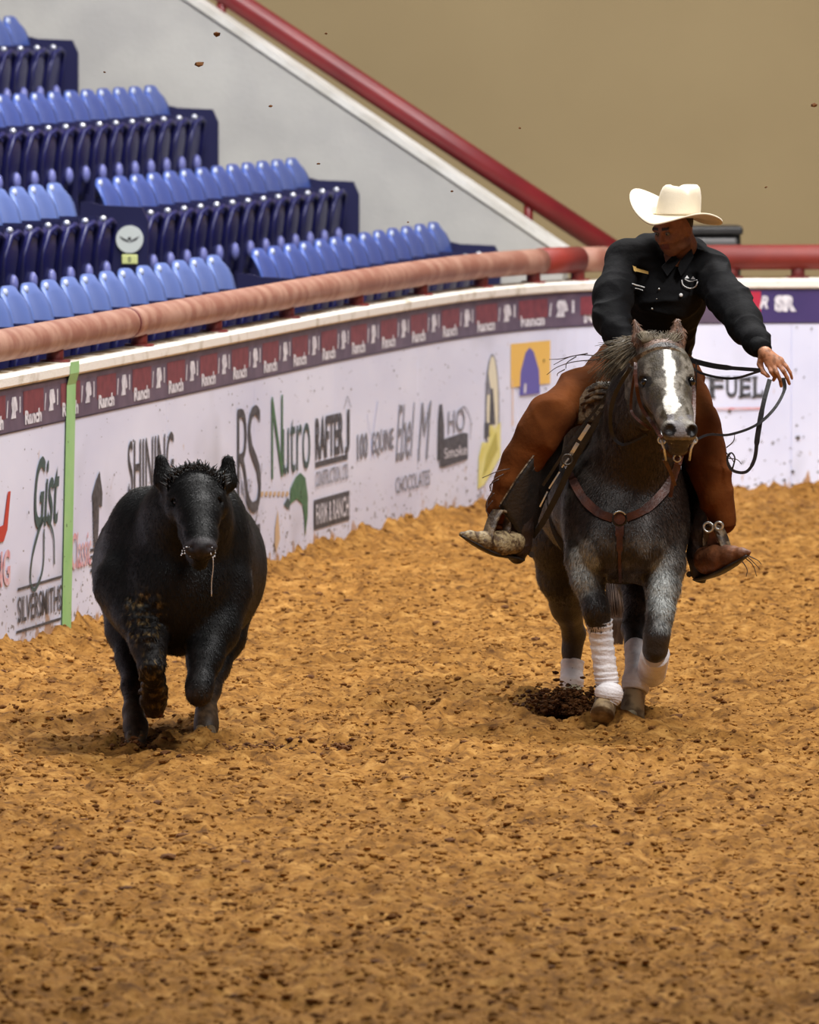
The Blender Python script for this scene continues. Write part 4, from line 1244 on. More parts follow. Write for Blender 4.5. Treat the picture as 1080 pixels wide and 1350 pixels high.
tp(bc, 'concho', tube([Q(817, 684, -.228), Q(817, 684, -.25)], [.030, .026], 18), LEA, False)
# bridle
br = troot('bridle', 'brown leather bridle with a silver shanked bit on the horse\'s head', 'bridle', 870, 480, -.5)
tp(br, 'browband', strap([(832, 480, -.40), (846, 470, -.475), (868, 462, -.50), (888, 464, -.495), (902, 473, -.45), (908, 482, -.38)], [9, 9, 10, 9], .006), LEAT)
tp(br, 'cheek_strap', strap(onskin([(838, 478, -.42), (839, 505, -.42), (845, 535, -.44), (860, 558, -.56), (873, 578, -.66)], .006), 4.5, .005, 2), LEA)
tp(br, 'cheek_strap', strap([(909, 482, -.40), (915, 512, -.40), (915, 545, -.50), (913, 570, -.66)], 4.5, .005), LEA)
tp(br, 'throat_latch', strap(onskin([(838, 482, -.36), (832, 530, -.25), (836, 548, -.25), (858, 566, -.3)]), 3.5, .004, 2), LEA)
tp(br, 'bit', tube([Q(872, 580, -.66), Q(886, 584, -.72), (Q(902, 584, -.72)), Q(916, 580, -.67)], .0045, 8), SILV, True)
for x0, s in ((873, -1), (914, 1)):
    tp(br, 'shank', tube([Q(x0, 568, -.68), Q(x0 + s, 581, -.69), Q(x0 - s * 3, 592, -.69), Q(x0 - s * 5, 607, -.67)], [.007, .009, .006, .005], 8), SILV, True)
    tp(br, 'bit_ring', ring(Q(x0, 580, -.69), .018, .0042, (0, 1, .1)), SILV, True)
tp(br, 'curb_strap', strap([(872, 592, -.66), (890, 602, -.60), (910, 592, -.66)], 6, .006), LEA)
tp(br, 'slobber_strap', strap([(876, 606, -.67), (884, 622, -.60), (890, 640, -.52)], 5), LEA)
tp(br, 'hobble_ring', ring(Q(893, 604, -.66), .016, .004), SILV, True)
# tie down strap from bit to the breast ring
tp(br, 'tie_strap', strap([(893, 606, -.62), (888, 632, -.42), (884, 655, -.20)], 5), LEA)
# reins
REIN = mat('rein_black', sc(24, 20, 22), .45, bump=.2, bscale=80)
rn = troot('reins', 'long black leather reins looping from the rider\'s outstretched hand', 'reins', 1008, 488, -.45)
tp(rn, 'rein_strap', strap([(838, 474, .0), (870, 466, -.02), (900, 472, -.1), (945, 483, -.3), (1002, 488, -.45)], [4, 5, 7, 7, 5]), REIN)
tp(rn, 'rein_strap', strap([(901, 476, -.1), (925, 492, -.25), (965, 499, -.4), (1003, 489, -.45)], 3.2), REIN)
tp(rn, 'rein_strap', strap([(915, 581, -.67), (935, 573, -.62), (962, 573, -.6), (996, 561, -.55), (1020, 540, -.5), (1034, 515, -.46), (1033, 498, -.45)], [3.2, 3.2, 3.4, 4, 4, 5]), REIN)
tp(rn, 'rein_tail', strap([(1015, 500, -.46), (1006, 535, -.5), (999, 575, -.52), (995, 605, -.52), (984, 622, -.52), (966, 620, -.52), (959, 606, -.52), (964, 597, -.52), (969, 604, -.52), (966, 618, -.5)], [6, 7, 5, 4, 4, 3, 2, 2]), REIN)
tp(rn, 'rein_strap', strap(onskin([(832, 484, -.25), (812, 518, -.10), (805, 548, .0), (808, 574, -.06), (821, 586, -.16), (840, 580, -.30), (853, 573, -.36)]), [5, 6, 5, 5, 4, 3, 3], n=2), REIN)
tp(rn, 'rein_strap', strap([(918, 478, -.25), (918, 500, -.25), (917, 524, -.22)], 2), REIN)

# saddle: fork, horn, seat, cantle, skirts, fenders and stirrups
sd = troot('western_saddle', 'western saddle with tooled leather skirts and black fenders under the rider', 'saddle', 815, 560, .7)
B = Blob()
chainpx(B, [(786, 528, .50, 14), (806, 508, .50, 17), (832, 500, .52, 18), (858, 508, .50, 17), (874, 528, .50, 14)], .03)
chainpx(B, [(832, 496, .48, 10), (832, 478, .44, 8)], .02); B.ell(Q(832, 474, .44), (.045, .045, .018), .01)
v, f = B.build(.012); o = np_mesh('fork', v, f, LEAT); adopt(o, sd)
B = Blob()
B.ell(Q(826, 528, .80), (.17, .30, .05), .04)
chainpx(B, [(780, 505, 1.12, 10), (800, 482, 1.16, 10), (826, 476, 1.18, 10), (852, 482, 1.16, 10), (872, 505, 1.12, 10)], .03)
chainpx(B, [(780, 512, 1.08, 10), (826, 500, 1.12, 14), (872, 512, 1.08, 10)], .04)
v, f = B.build(.014); o = np_mesh('seat', v, f, LEAT); adopt(o, sd)
def sheet(name, rows, m, th=.012, root=sd, smooth=True, label=None):
    """curved leather sheet through rows of (px,py,dy) points"""
    rows = [spline(r, 5) for r in rows]
    A = np.array([[tuple(Q(*p)) for p in r] for r in rows]); nr, nc = A.shape[:2]
    # refine across rows
    cols = [spline([tuple(A[i, j]) for i in range(nr)], 5) for j in range(nc)]
    A = np.array(cols); nc, nr = A.shape[:2]
    gu = np.gradient(A, axis=0); gv = np.gradient(A, axis=1); nn = np.cross(gu, gv); nn /= np.maximum(np.linalg.norm(nn, axis=2), 1e-9)[..., None]
    V = np.concatenate([(A + nn * th / 2).reshape(-1, 3), (A - nn * th / 2).reshape(-1, 3)]); n_ = nr * nc; F = []
    for i in range(nc - 1):
        for j in range(nr - 1):
            a = i * nr + j; F.append((a, a + nr, a + nr + 1, a + 1)); F.append((n_ + a, n_ + a + 1, n_ + a + nr + 1, n_ + a + nr))
    for i in range(nc - 1):
        for j in (0, nr - 1):
            a = i * nr + j; F.append((a, n_ + a, n_ + a + nr, a + nr) if j == 0 else (a + nr, n_ + a + nr, n_ + a, a))
    for j in range(nr - 1):
        for i in (0, nc - 1):
            a = i * nr + j; F.append((a + 1, n_ + a + 1, n_ + a, a) if i == 0 else (a, n_ + a, n_ + a + 1, a + 1))
    return tp(root, name, ([tuple(v) for v in V], F), m, smooth, label)
sheet('skirt', [[(774, 512, .16), (790, 504, .12), (814, 504, .06)], [(762, 532, .16), (780, 528, .08), (806, 530, .02)], [(748, 562, .20), (768, 558, .10), (796, 556, .04)]], LEAT)
for k_ in range(3):
    tp(sd, 'skirt_fold', tube([Q(766 + 5 * k_, 534 - 9 * k_, .08), Q(784 + 4 * k_, 525 - 8 * k_, .045), Q(806, 524 - 6 * k_, .0)], [.006, .014, .008], 8), LEAT, True)
sheet('skirt', [[(880, 512, .40), (900, 525, .44), (910, 545, .52)], [(895, 545, .42), (908, 560, .46), (915, 585, .55)]], LEAT)
sheet('fender', [[(745, 560, .14), (740, 592, .20), (735, 622, .30)], [(714, 590, .03), (716, 626, .12), (716, 664, .24)], [(686, 626, .0), (696, 660, .06), (704, 698, .18)], [(658, 668, .02), (676, 692, .06), (694, 720, .14)]], LEAK, label='black leather fender')
sheet('fender', [[(896, 560, .40), (908, 562, .36), (918, 566, .32)], [(900, 620, .38), (914, 622, .32), (928, 626, .26)], [(906, 690, .34), (920, 690, .28), (934, 690, .22)], [(909, 738, .32), (918, 740, .28), (928, 742, .24)]], LEAK, label='black leather fender')
tp(sd, 'billet', strap([(828, 490, -.12), (806, 526, -.04), (784, 560, .0), (758, 604, .04), (736, 650, .10), (716, 688, .16), (702, 708, .2)], [5, 6, 8, 9, 8, 8, 7], .008), LEAK)
tp(sd, 'billet', strap([(812, 500, -.06), (790, 534, .0), (770, 560, .02), (742, 600, .04), (716, 640, .10)], [3, 4, 5, 4], .006), LEAK)
for a, b, c_, d_ in ((777, 560, 764, 580), (762, 584, 753, 599), (750, 604, 741, 616), (738, 622, 724, 644), (722, 648, 712, 668)):
    tp(sd, 'silver_lacing', strap([(a, b, -.03 + (780 - a) * .002), ((a + c_) / 2, (b + d_) / 2, -.03 + (780 - a) * .002), (c_, d_, -.02 + (780 - a) * .002)], 5 if a > 755 else 2, .006, 3), SILV)
tp(sd, 'edge_lacing', strap([(742, 566, .09), (714, 589, .02), (686, 624, -.01), (660, 664, .01)], 1.8, .006), LEAT)
tp(sd, 'edge_lacing', strap([(742, 580, .13), (716, 603, .05), (690, 636, .02), (668, 672, .03)], 1.6, .006), LEAT)
tp(sd, 'dee_ring', ring(Q(748, 606, .0), .024, .005), STEEL, True)
tp(sd, 'cinch', strap([(728, 640, .62), (738, 700, .60), (770, 742, .60), (812, 760, .60), (860, 750, .60), (896, 700, .60)], 20, .014, 8, (0, .3, .1)), LEAK)
# saddle pad peeking out behind the fork
pd = troot('saddle_pad', 'dark woven saddle pad under the saddle skirts', 'saddle pad', 790, 580, .5)
sheet('pad_felt', [[(734, 566, .55), (776, 552, .34), (812, 536, .26)], [(726, 610, .60), (756, 600, .42), (776, 588, .32)], [(716, 652, .66), (730, 640, .52), (742, 622, .44)]], mat('pad_dark', sc(50, 44, 38), .9, col2=sc(84, 78, 66), nscale=30, bump=.6, bscale=80), .02, pd)
# stirrups
def stirrup(cx, cy, d_, tilt, wpx, hpx, yaw):
    base = Q(cx, cy, d_); M = Matrix.Translation(base) @ Matrix.Rotation(yaw, 4, 'Z') @ Matrix.Rotation(tilt, 4, 'Y')
    a, h_ = qr(wpx), qr(hpx)
    pts = [(-a * .45, 0, h_), (-a * .85, 0, h_ * .45), (-a, 0, -h_ * .35), (-a * .8, 0, -h_ * .8), (0, 0, -h_ * .86), (a * .8, 0, -h_ * .8), (a, 0, -h_ * .35), (a * .85, 0, h_ * .45), (a * .45, 0, h_), (-a * .45, 0, h_)]
    cs = [M @ Vector(p) for p in spline(pts, 4)]
    V = []; F = []; P_, T, _ = frames(cs); ax = (M.to_3x3() @ Vector((0, 1, 0))); n_ = len(cs)
    for i in range(n_):
        nv = T[i].cross(ax).normalized()
        V += [P_[i] + ax * .030 + nv * .006, P_[i] - ax * .030 + nv * .006, P_[i] - ax * .030 - nv * .006, P_[i] + ax * .030 - nv * .006]
    for i in range(n_ - 1):
        for k_ in range(4):
            k2 = (k_ + 1) % 4; F.append((i * 4 + k_, i * 4 + k2, (i + 1) * 4 + k2, (i + 1) * 4 + k_))
    return V, F
tp(sd, 'stirrup', stirrup(656, 700, .02, .35, 17, 26, .9), LEAT, True, 'leather bound stirrup')
tp(sd, 'stirrup', stirrup(945, 722, .10, -.35, 18, 28, -.9), LEAT, True, 'leather bound stirrup')
tp(sd, 'stirrup_buckle', ring(Q(934, 695, .06), .022, .006, (.2, 1, 0)), SILV, True)
tp(sd, 'stirrup_buckle', ring(Q(948, 693, .04), .018, .006, (.2, 1, .2)), SILV, True)
# ================================================================== steer
YS = 42.4
def QS(px, py, dy=0.0): return P(px, py, YS + dy)
def cs_(B, pts, k=.03, w=None, f=1.0):
    B.chain([(QS(a, b, c), r * (YS + c) / FPX) for a, b, c, r in pts], k, w, f)
Bs = Blob()
cs_(Bs, [(232, 765, .32, 84), (236, 752, .65, 106), (240, 745, 1.0, 103), (242, 735, 1.5, 88)], .10, X_, 1.02)
Bs.ell(QS(190, 735, .38), (.19, .26, .32), .10); Bs.ell(QS(290, 730, .38), (.15, .26, .32), .10)
Bs.ell(QS(236, 812, .16), (.17, .20, .18), .08)                     # brisket
Bs.ell(QS(234, 768, .10), (.24, .22, .27), .08)
cs_(Bs, [(240, 700, .25, 68), (247, 682, .05, 56), (255, 655, -.10, 44)], .08)       # neck
# head
cs_(Bs, [(257, 646, -.22, 33), (258, 658, -.28, 34), (262, 680, -.38, 28), (265, 708, -.48, 21), (265, 722, -.53, 19)], .03)
Bs.ell(QS(257, 641, -.20), (.130, .09, .085), .04)
Bs.ell(QS(235, 668, -.27), (.06, .08, .075), .03); Bs.ell(QS(284, 666, -.27), (.06, .08, .075), .03)   # cheeks
Bs.ell(QS(232, 655, -.31), (.034, .035, .03), .02); Bs.ell(QS(286, 653, -.31), (.034, .035, .03), .02)  # brows
Bs.ell(QS(264, 722, -.555), (.078, .05, .042), .02)                 # muzzle pad
cs_(Bs, [(256, 700, -.25, 22), (261, 728, -.40, 15), (263, 740, -.46, 12)], .03)
Bs.ell(QS(252, 722, -.60), (.014, .02, .011), .01, op='sub'); Bs.ell(QS(277, 722, -.60), (.014, .02, .011), .01, op='sub')
Bs.cap(QS(248, 733, -.57), QS(280, 733, -.57), .005, .005, .008, op='sub')
for ex in (231, 287): Bs.ell(QS(ex, 662, -.345), (.018, .02, .014), .012, op='sub')
# ears
def ear_s(a, b, c_, r0, r1, r2):
    Bs.cap(a, b, r0, r1, .03, Y_, .55); Bs.cap(b, c_, r1, r2, .02, Y_, .45)
ear_s(QS(232, 656, -.16), QS(217, 632, -.16), QS(212, 607, -.16), .034, .050, .030)
ear_s(QS(284, 654, -.16), QS(299, 634, -.16), QS(301, 608, -.16), .034, .048, .030)
Bs.ell(QS(214, 620, -.20), (.016, .02, .04), .01, op='sub'); Bs.ell(QS(300, 620, -.20), (.014, .02, .038), .01, op='sub')
# forelegs folded in the gallop
cs_(Bs, [(168, 772, .18, 46), (184, 812, .05, 30), (196, 850, -.08, 22), (200, 876, -.14, 18)], .05)
cs_(Bs, [(200, 880, -.13, 17), (203, 905, .02, 14), (203, 922, .10, 16), (204, 934, .12, 13)], .025)
cs_(Bs, [(292, 780, .22, 42), (282, 830, .08, 32), (270, 868, -.05, 22), (263, 905, -.16, 16), (262, 916, -.18, 16)], .05)
cs_(Bs, [(263, 912, -.14, 15), (266, 908, .06, 12), (268, 905, .20, 14)], .02)
# hind legs reaching under
cs_(Bs, [(170, 770, 1.25, 44), (168, 830, 1.05, 27), (172, 870, .92, 17), (175, 905, .75, 13), (176, 940, .60, 12), (179, 958, .52, 14), (179, 975, .46, 15)], .05)
cs_(Bs, [(300, 780, 1.35, 44), (296, 840, 1.25, 26), (284, 880, 1.15, 17), (276, 910, 1.05, 13), (272, 940, .92, 12), (272, 955, .86, 13.5), (271, 967, .82, 14.5)], .05)
sv, sf = Bs.build(.0095)
sv = relax(sv, sf, 2, .45)
SN = normals(sv, sf)
sp_ = np.array([proj(v) for v in sv]); spx, spy = sp_[:, 0], sp_[:, 1]; sdy = sv[:, 1] - YS
# caked mud on the lifted foreleg is real relief
mud = np.clip(1.3 - np.hypot((spx - 190) / 26, (spy - 815) / 34), 0, 1) + np.clip(1.3 - np.hypot((spx - 202) / 20, (spy - 905) / 42), 0, 1)
mud = np.clip(mud * 2, 0, 1) * (sdy < .35)
nn_ = vnoise3(sv, 60, 31)
sv = sv + SN * ((nn_ - .4) * .040 * mud)[:, None]
furn = (vnoise3(sv, 45, 17) - .5) * .003
sv = sv + SN * furn[:, None]
lowm = np.clip((.34 - sv[:, 2]) * 5, 0, 1)
cst = np.tile(np.array(sc(11, 10, 10)), (len(sv), 1))
cst = lerpc(cst, np.array(sc(22, 15, 12)), (vnoise3(sv, 4, 40) - .5) * 4)
cst = lerpc(cst, np.array(sc(74, 56, 38)), lowm * (vnoise3(sv, 25, 41) * 1.2))
cst = lerpc(cst, np.array(sc(120, 98, 58)), mud * (vnoise3(sv, 80, 42) - .55) * 5)
nose = np.clip(1.4 - np.hypot((spx - 265) / 24, (spy - 722) / 12), 0, 1) * (sdy < -.5)
cst = lerpc(cst, np.array(sc(44, 40, 42)), nose * 2)
steer = empty('steer', QS(230, 960, .5)); steer.location.z = 0
tag(steer, 'black muddy steer running at the camera beside the white barrier', 'steer')
SCOAT = attr_mat('steer_coat', .5, .5, 160, .004, namt=.5, nscale=40, spec=.2, stretch=(1, 1, .4))
sb = np_mesh('body', sv, sf, SCOAT); set_attr(sb, cst); adopt(sb, steer)
adopt(fur('coat_hair', sv, SN, cst, 70000, .015, .0026, (0, .3, -1), SCOAT, 2, .18, .9, mask=(sv[:, 2] > .2) & (nose < .3), cvar=(.4, 1.5)), steer)
def spart(name, vf, m, smooth=True, label=None):
    o = mesh_obj(name, vf[0], vf[1], m, None, smooth); adopt(o, steer)
    if label: o['label'] = label
    return o
for ex in (232.5, 285.5): spart('eye', ball(QS(ex, 662, -.332), .017, 14, 10), EYE)
SH = mat('steer_hoof', sc(64, 50, 36), .7, col2=sc(110, 86, 50), nscale=20, bump=.5, bscale=60)
REDH = mat('steer_hoof_red', sc(110, 50, 34), .4, col2=sc(50, 34, 24), nscale=20)
def claw(a, b, r0, r1, m):
    pts = [Vector(a) + (Vector(b) - Vector(a)) * t for t in (0, .5, 1)]
    return spart('hoof', tube(pts, [r0 * .9, r0 * 1.05, r1], 12, True, 1.3, (0, 1, 0)), m)
for dx in (-6.5, 6.5):
    claw(QS(179 + dx, 968, .46), QS(179 + dx * 1.25, 988, .40), .025, .031, SH)
    claw(QS(271 + dx, 960, .80), QS(271 + dx * 1.2, 977, .76), .025, .030, SH)
    claw(QS(204 + dx * .8, 930, .12), QS(203 + dx, 946, .12), .024, .016, REDH)
    claw(QS(268 + dx * .9, 903, .22), QS(268 + dx, 898, .34), .024, .018, SH)
# curly poll hair and coat fringe
BH = mat('steer_hair', sc(14, 12, 12), .4)
V = []; F = []
r5 = random.Random(5)
for i in range(420):
    bx = min(294, max(222, r5.gauss(258, 17))); by = 622 + abs(bx - 258) * .2 + r5.uniform(-4, 20); L = r5.uniform(6, 16)
    a = (bx - 258) * .15 + r5.uniform(-6, 6)
    sp = spline([QS(bx, by, -.26), QS(bx + a * .3, by - L * .55, -.29), QS(bx + a, by - L, -.28)], 4); n_ = len(sp)
    v, f = tube(sp, [.0055 * (1 - .85 * j / n_) for j in range(n_)], 4, False)
    o_ = len(V); V += v; F += [tuple(q + o_ for q in t) for t in f]
tag(spart('poll_hair', (V, F), BH), kind='stuff')
# wet drip under the muzzle
WET = mat('wet_gloss', sc(200, 200, 205), .08, spec=1)
spart('drool', tube(spline([QS(281, 736, -.55), QS(281, 750, -.53), QS(279, 768, -.5), QS(279, 786, -.48)], 4), .0022, 6), WET)
V = []; F = []
for i in range(26):
    a = r5.uniform(0, 6.28); cx = 246 + 5 * math.cos(a) + r5.uniform(-3, 3) if i % 2 else 281 + 3 * math.cos(a); cy = 728 + 7 * math.sin(a)
    v, f = ball(QS(cx, cy, -.585), .0035 * r5.uniform(.5, 1.2), 6, 4); o_ = len(V); V += v; F += [tuple(q + o_ for q in t) for t in f]
tag(spart('muzzle_foam', (V, F), WET), kind='stuff')
# ================================================================== rider
rider = empty('person', Q(850, 470, .8)); 
tag(rider, 'person in cream cowboy hat, black shirt and brown chaps riding with one arm outstretched', 'person')
def rp(name, vf, m, smooth=True, label=None, parent=None):
    o = mesh_obj(name, vf[0], vf[1], m, None, smooth)
    if parent is None: adopt(o, rider)
    else: o.parent = parent
    if label: o['label'] = label
    return o
def rblob(name, B, h, m, it=2, parent=None, disp=None, label=None):
    v, f = B.build(h); v = relax(v, f, it, .45)
    if disp is not None:
        n_ = normals(v, f); v = v + n_ * disp(v)[:, None]
        v = relax(v, f, 1, .3)
    o = np_mesh(name, v, f, m)
    if parent is None: adopt(o, rider)
    else: o.parent = parent
    if label: o['label'] = label
    return o, v
# ---- body: one continuous skin
SK = Blob()
HCn = Q(888, 302, .30)
fw = Vector((-.62, -.72, -.36)).normalized(); up0 = Vector((-.02, .0, 1))
rt = fw.cross(up0).normalized(); up_ = rt.cross(fw).normalized()
HM = Matrix((( rt.x, fw.x, up_.x, HCn.x), (rt.y, fw.y, up_.y, HCn.y), (rt.z, fw.z, up_.z, HCn.z), (0, 0, 0, 1)))
HR = HM.to_3x3().to_4x4()
def h_(x, y, z): return HM @ Vector((x, y, z))
def he(c_, r, k=.02, op='add'): SK.ell(h_(*c_), r, k, HR, op)
he((0, -.012, .025), (.080, .098, .092), .02)                # skull
he((0, .028, -.030), (.066, .064, .078), .03)                # face
he((0, .048, -.085), (.034, .032, .028), .03)                # chin
he((.050, .012, -.066), (.022, .040, .028), .03); he((-.050, .012, -.066), (.022, .040, .026), .03)   # jaw corners
he((.040, .064, -.018), (.022, .020, .018), .02); he((-.040, .064, -.018), (.022, .020, .018), .02)   # cheekbones
SK.cap(h_(-.045, .078, .030), h_(.045, .078, .030), .012, .012, .02)                                   # brow
SK.cap(h_(0, .086, .018), h_(0, .113, -.022), .0085, .0125, .012)                                      # nose
he((.012, .098, -.026), (.010, .012, .008), .008); he((-.012, .098, -.026), (.010, .012, .008), .008)
SK.cap(h_(-.022, .083, -.050), h_(.022, .083, -.050), .0065, .0065, .008); SK.cap(h_(0, .089, -.049), h_(0, .088, -.049), .008, .008, .006)
SK.cap(h_(-.018, .081, -.061), h_(.018, .081, -.061), .008, .008, .008); SK.cap(h_(-.024, .094, -.0555), h_(.024, .094, -.0555), .003, .003, .004, op='sub')
for s in (-1, 1):
    he((s * .031, .092, .008), (.017, .014, .012), .012, 'sub')
    he((s * .078, -.010, -.012), (.010, .020, .030), .008); he((s * .087, -.004, -.010), (.006, .010, .016), .006, 'sub')
SK.chain([(h_(0, -.035, -.03), .055), (h_(0, -.045, -.10), .054), (Q(886, 352, .42), .060)], .03)
# torso, pelvis, limbs under the clothes
for a, b, c_, d_, e, f_ in ((Q(886, 352, .42), Q(872, 385, .52), .07, .13, X_, 1.2), (Q(872, 385, .52), Q(862, 430, .68), .125, .11, X_, 1.25), (Q(862, 430, .68), Q(856, 470, .84), .11, .12, X_, 1.2)):
    SK.cap(a, b, c_, d_, .05, e, f_)
SK.chain([(Q(880, 352, .46), .06), (Q(826, 352, .42), .07), (Q(808, 400, .24), .055), (Q(808, 426, .14), .045), (Q(820, 446, .04), .036), (Q(828, 456, -.02), .030)], .03)
SK.chain([(Q(886, 352, .46), .06), (Q(932, 362, .45), .07), (Q(966, 405, .12), .055), (Q(984, 434, -.08), .045), (Q(1001, 456, -.28), .032), (Q(1008, 465, -.36), .027)], .03)
SK.chain([(Q(835, 488, .82), .11), (Q(768, 530, .40), .095), (Q(710, 562, .10), .065), (Q(690, 610, .12), .062), (Q(664, 666, .13), .040), (Q(672, 712, .14), .036), (Q(630, 712, -.04), .03)], .04)
SK.chain([(Q(880, 488, .82), .11), (Q(905, 530, .48), .095), (Q(928, 568, .22), .065), (Q(938, 612, .20), .062), (Q(944, 668, .17), .040), (Q(936, 720, .19), .036), (Q(966, 738, .02), .03)], .04)
# outstretched hand: back of the hand to the camera, fingers closing on the reins
HD = -.40
def hq(a, b, d_=0): return Q(a, b, HD + d_)
palm = [((1008, 465, .0), (1013, 480, -.01)), ((1009, 465, -.005), (1019, 480, -.018)), ((1010, 465, -.005), (1025, 478, -.018)), ((1010, 465, .0), (1029, 475, -.01))]
for a, b in palm: SK.cap(hq(*a), hq(*b), .020, .0155, .02)
fing = [[(1013, 480, -.012), (1017, 490, -.030), (1022, 497, -.012), (1020, 501, .018)],
        [(1019, 480, -.020), (1024, 491, -.040), (1029, 501, -.026), (1030, 509, .0)],
        [(1025, 478, -.018), (1033, 489, -.034), (1038, 498, -.022), (1041, 506, .0)],
        [(1029.5, 474, -.010), (1037, 483, -.022), (1042, 491, -.014), (1044.5, 499, .002)]]
frad = [(.0115, .0105, .0095, .0085), (.0120, .0108, .0095, .0085), (.0115, .0105, .0092, .0082), (.0105, .0092, .0082, .0072)]
for g2, r2 in zip(fing, frad):
    for i in range(3): SK.cap(hq(*g2[i]), hq(*g2[i + 1]), r2[i], r2[i + 1], .004)
    SK.ell(hq(*g2[0]), (.012, .012, .011), .008)
th_ = [((1004, 470, .01), .016), ((1002, 480, .015), .014), ((1006, 490, .0), .0115), ((1013, 496, -.01), .0095)]
for (a, ra), (b, rb) in zip(th_[:-1], th_[1:]): SK.cap(hq(*a), hq(*b), ra, rb, .008)
# rein hand resting on the mane
RH = -.06
for k_ in range(4):
    x0 = 826 + 4.4 * k_
    pp = [(x0 - 2, 452, .0), (x0 + 1, 459, -.05), (x0 + 3, 466, -.045), (x0 + 1, 468, -.01)]
    for i in range(3): SK.cap(Q(pp[i][0], pp[i][1], RH + pp[i][2]), Q(pp[i+1][0], pp[i+1][1], RH + pp[i+1][2]), .0115 - .001 * i, .0105 - .001 * i, .004)
SK.ell(Q(832, 453, RH + .01), (.036, .03, .022), .02); SK.cap(Q(824, 452, RH), Q(836, 462, RH - .07), .013, .010, .01)
v, f = SK.build(.0052)
v = relax(v, f, 1, .35)
SKIN = attr_mat('skin', .5, .25, 160, .002, namt=.14, nscale=60, spec=.4)
body = np_mesh('body', v, f, SKIN); adopt(body, rider)
loc = (np.array(HM.inverted()) @ np.c_[v, np.ones(len(v))].T).T
skc = np.tile(np.array(sc(150, 100, 74)), (len(v), 1))  # skin tone darkened to carry the shade under the hat brim
d_hd = np.linalg.norm(v - np.array(HCn), axis=1) < .16
lips = d_hd & (np.abs(loc[:, 0]) < .026) & (np.abs(loc[:, 2] + .055) < .013) & (loc[:, 1] > .078)
skc = np.where(lips[:, None], np.array(sc(118, 64, 54)), skc)
beard = d_hd & (loc[:, 2] < -.036) & (loc[:, 1] > -.02) & ~lips
skc = np.where(beard[:, None], np.array(sc(128, 84, 62)), skc)
brow = d_hd & (np.abs(loc[:, 2] - .036) < .007) & (np.abs(loc[:, 0]) > .012) & (np.abs(loc[:, 0]) < .05) & (loc[:, 1] > .05)
skc = np.where(brow[:, None], np.array(sc(50, 34, 26)), skc)
vp = np.array([proj(q_) for q_ in v])
hand = (vp[:, 0] > 995)
skc = np.where(hand[:, None], np.array(sc(184, 128, 96)) * (1 - .35 * (vnoise3(v, 90, 5) > .56))[:, None], skc)
set_attr(body, skc)
for s in (-1, 1):
    rp('eye', ball(h_(s * .031, .079, .010), .0125, 12, 8), mat('eye_white', sc(120, 108, 98), .3) if s == -1 else bpy.data.materials['eye_white'])
    rp('iris', ball(h_(s * .031, .0885, .009), .0052, 10, 6), EYE)
# nails
for g2 in fing:
    pass
# hair under the hat
B = Blob()
B.ell(h_(0, -.030, .030), (.080, .088, .090), .01, HR)
B.ell(h_(0, .085, .02), (.075, .06, .10), .02, HR, op='sub'); B.ell(h_(.085, -.012, -.012), (.014, .020, .03), .006, HR, op='sub'); B.ell(h_(-.085, -.012, -.012), (.014, .020, .03), .006, HR, op='sub')
rblob('hair', B, .006, mat('hair_dark', sc(34, 26, 22), .6, bump=.5, bscale=90))

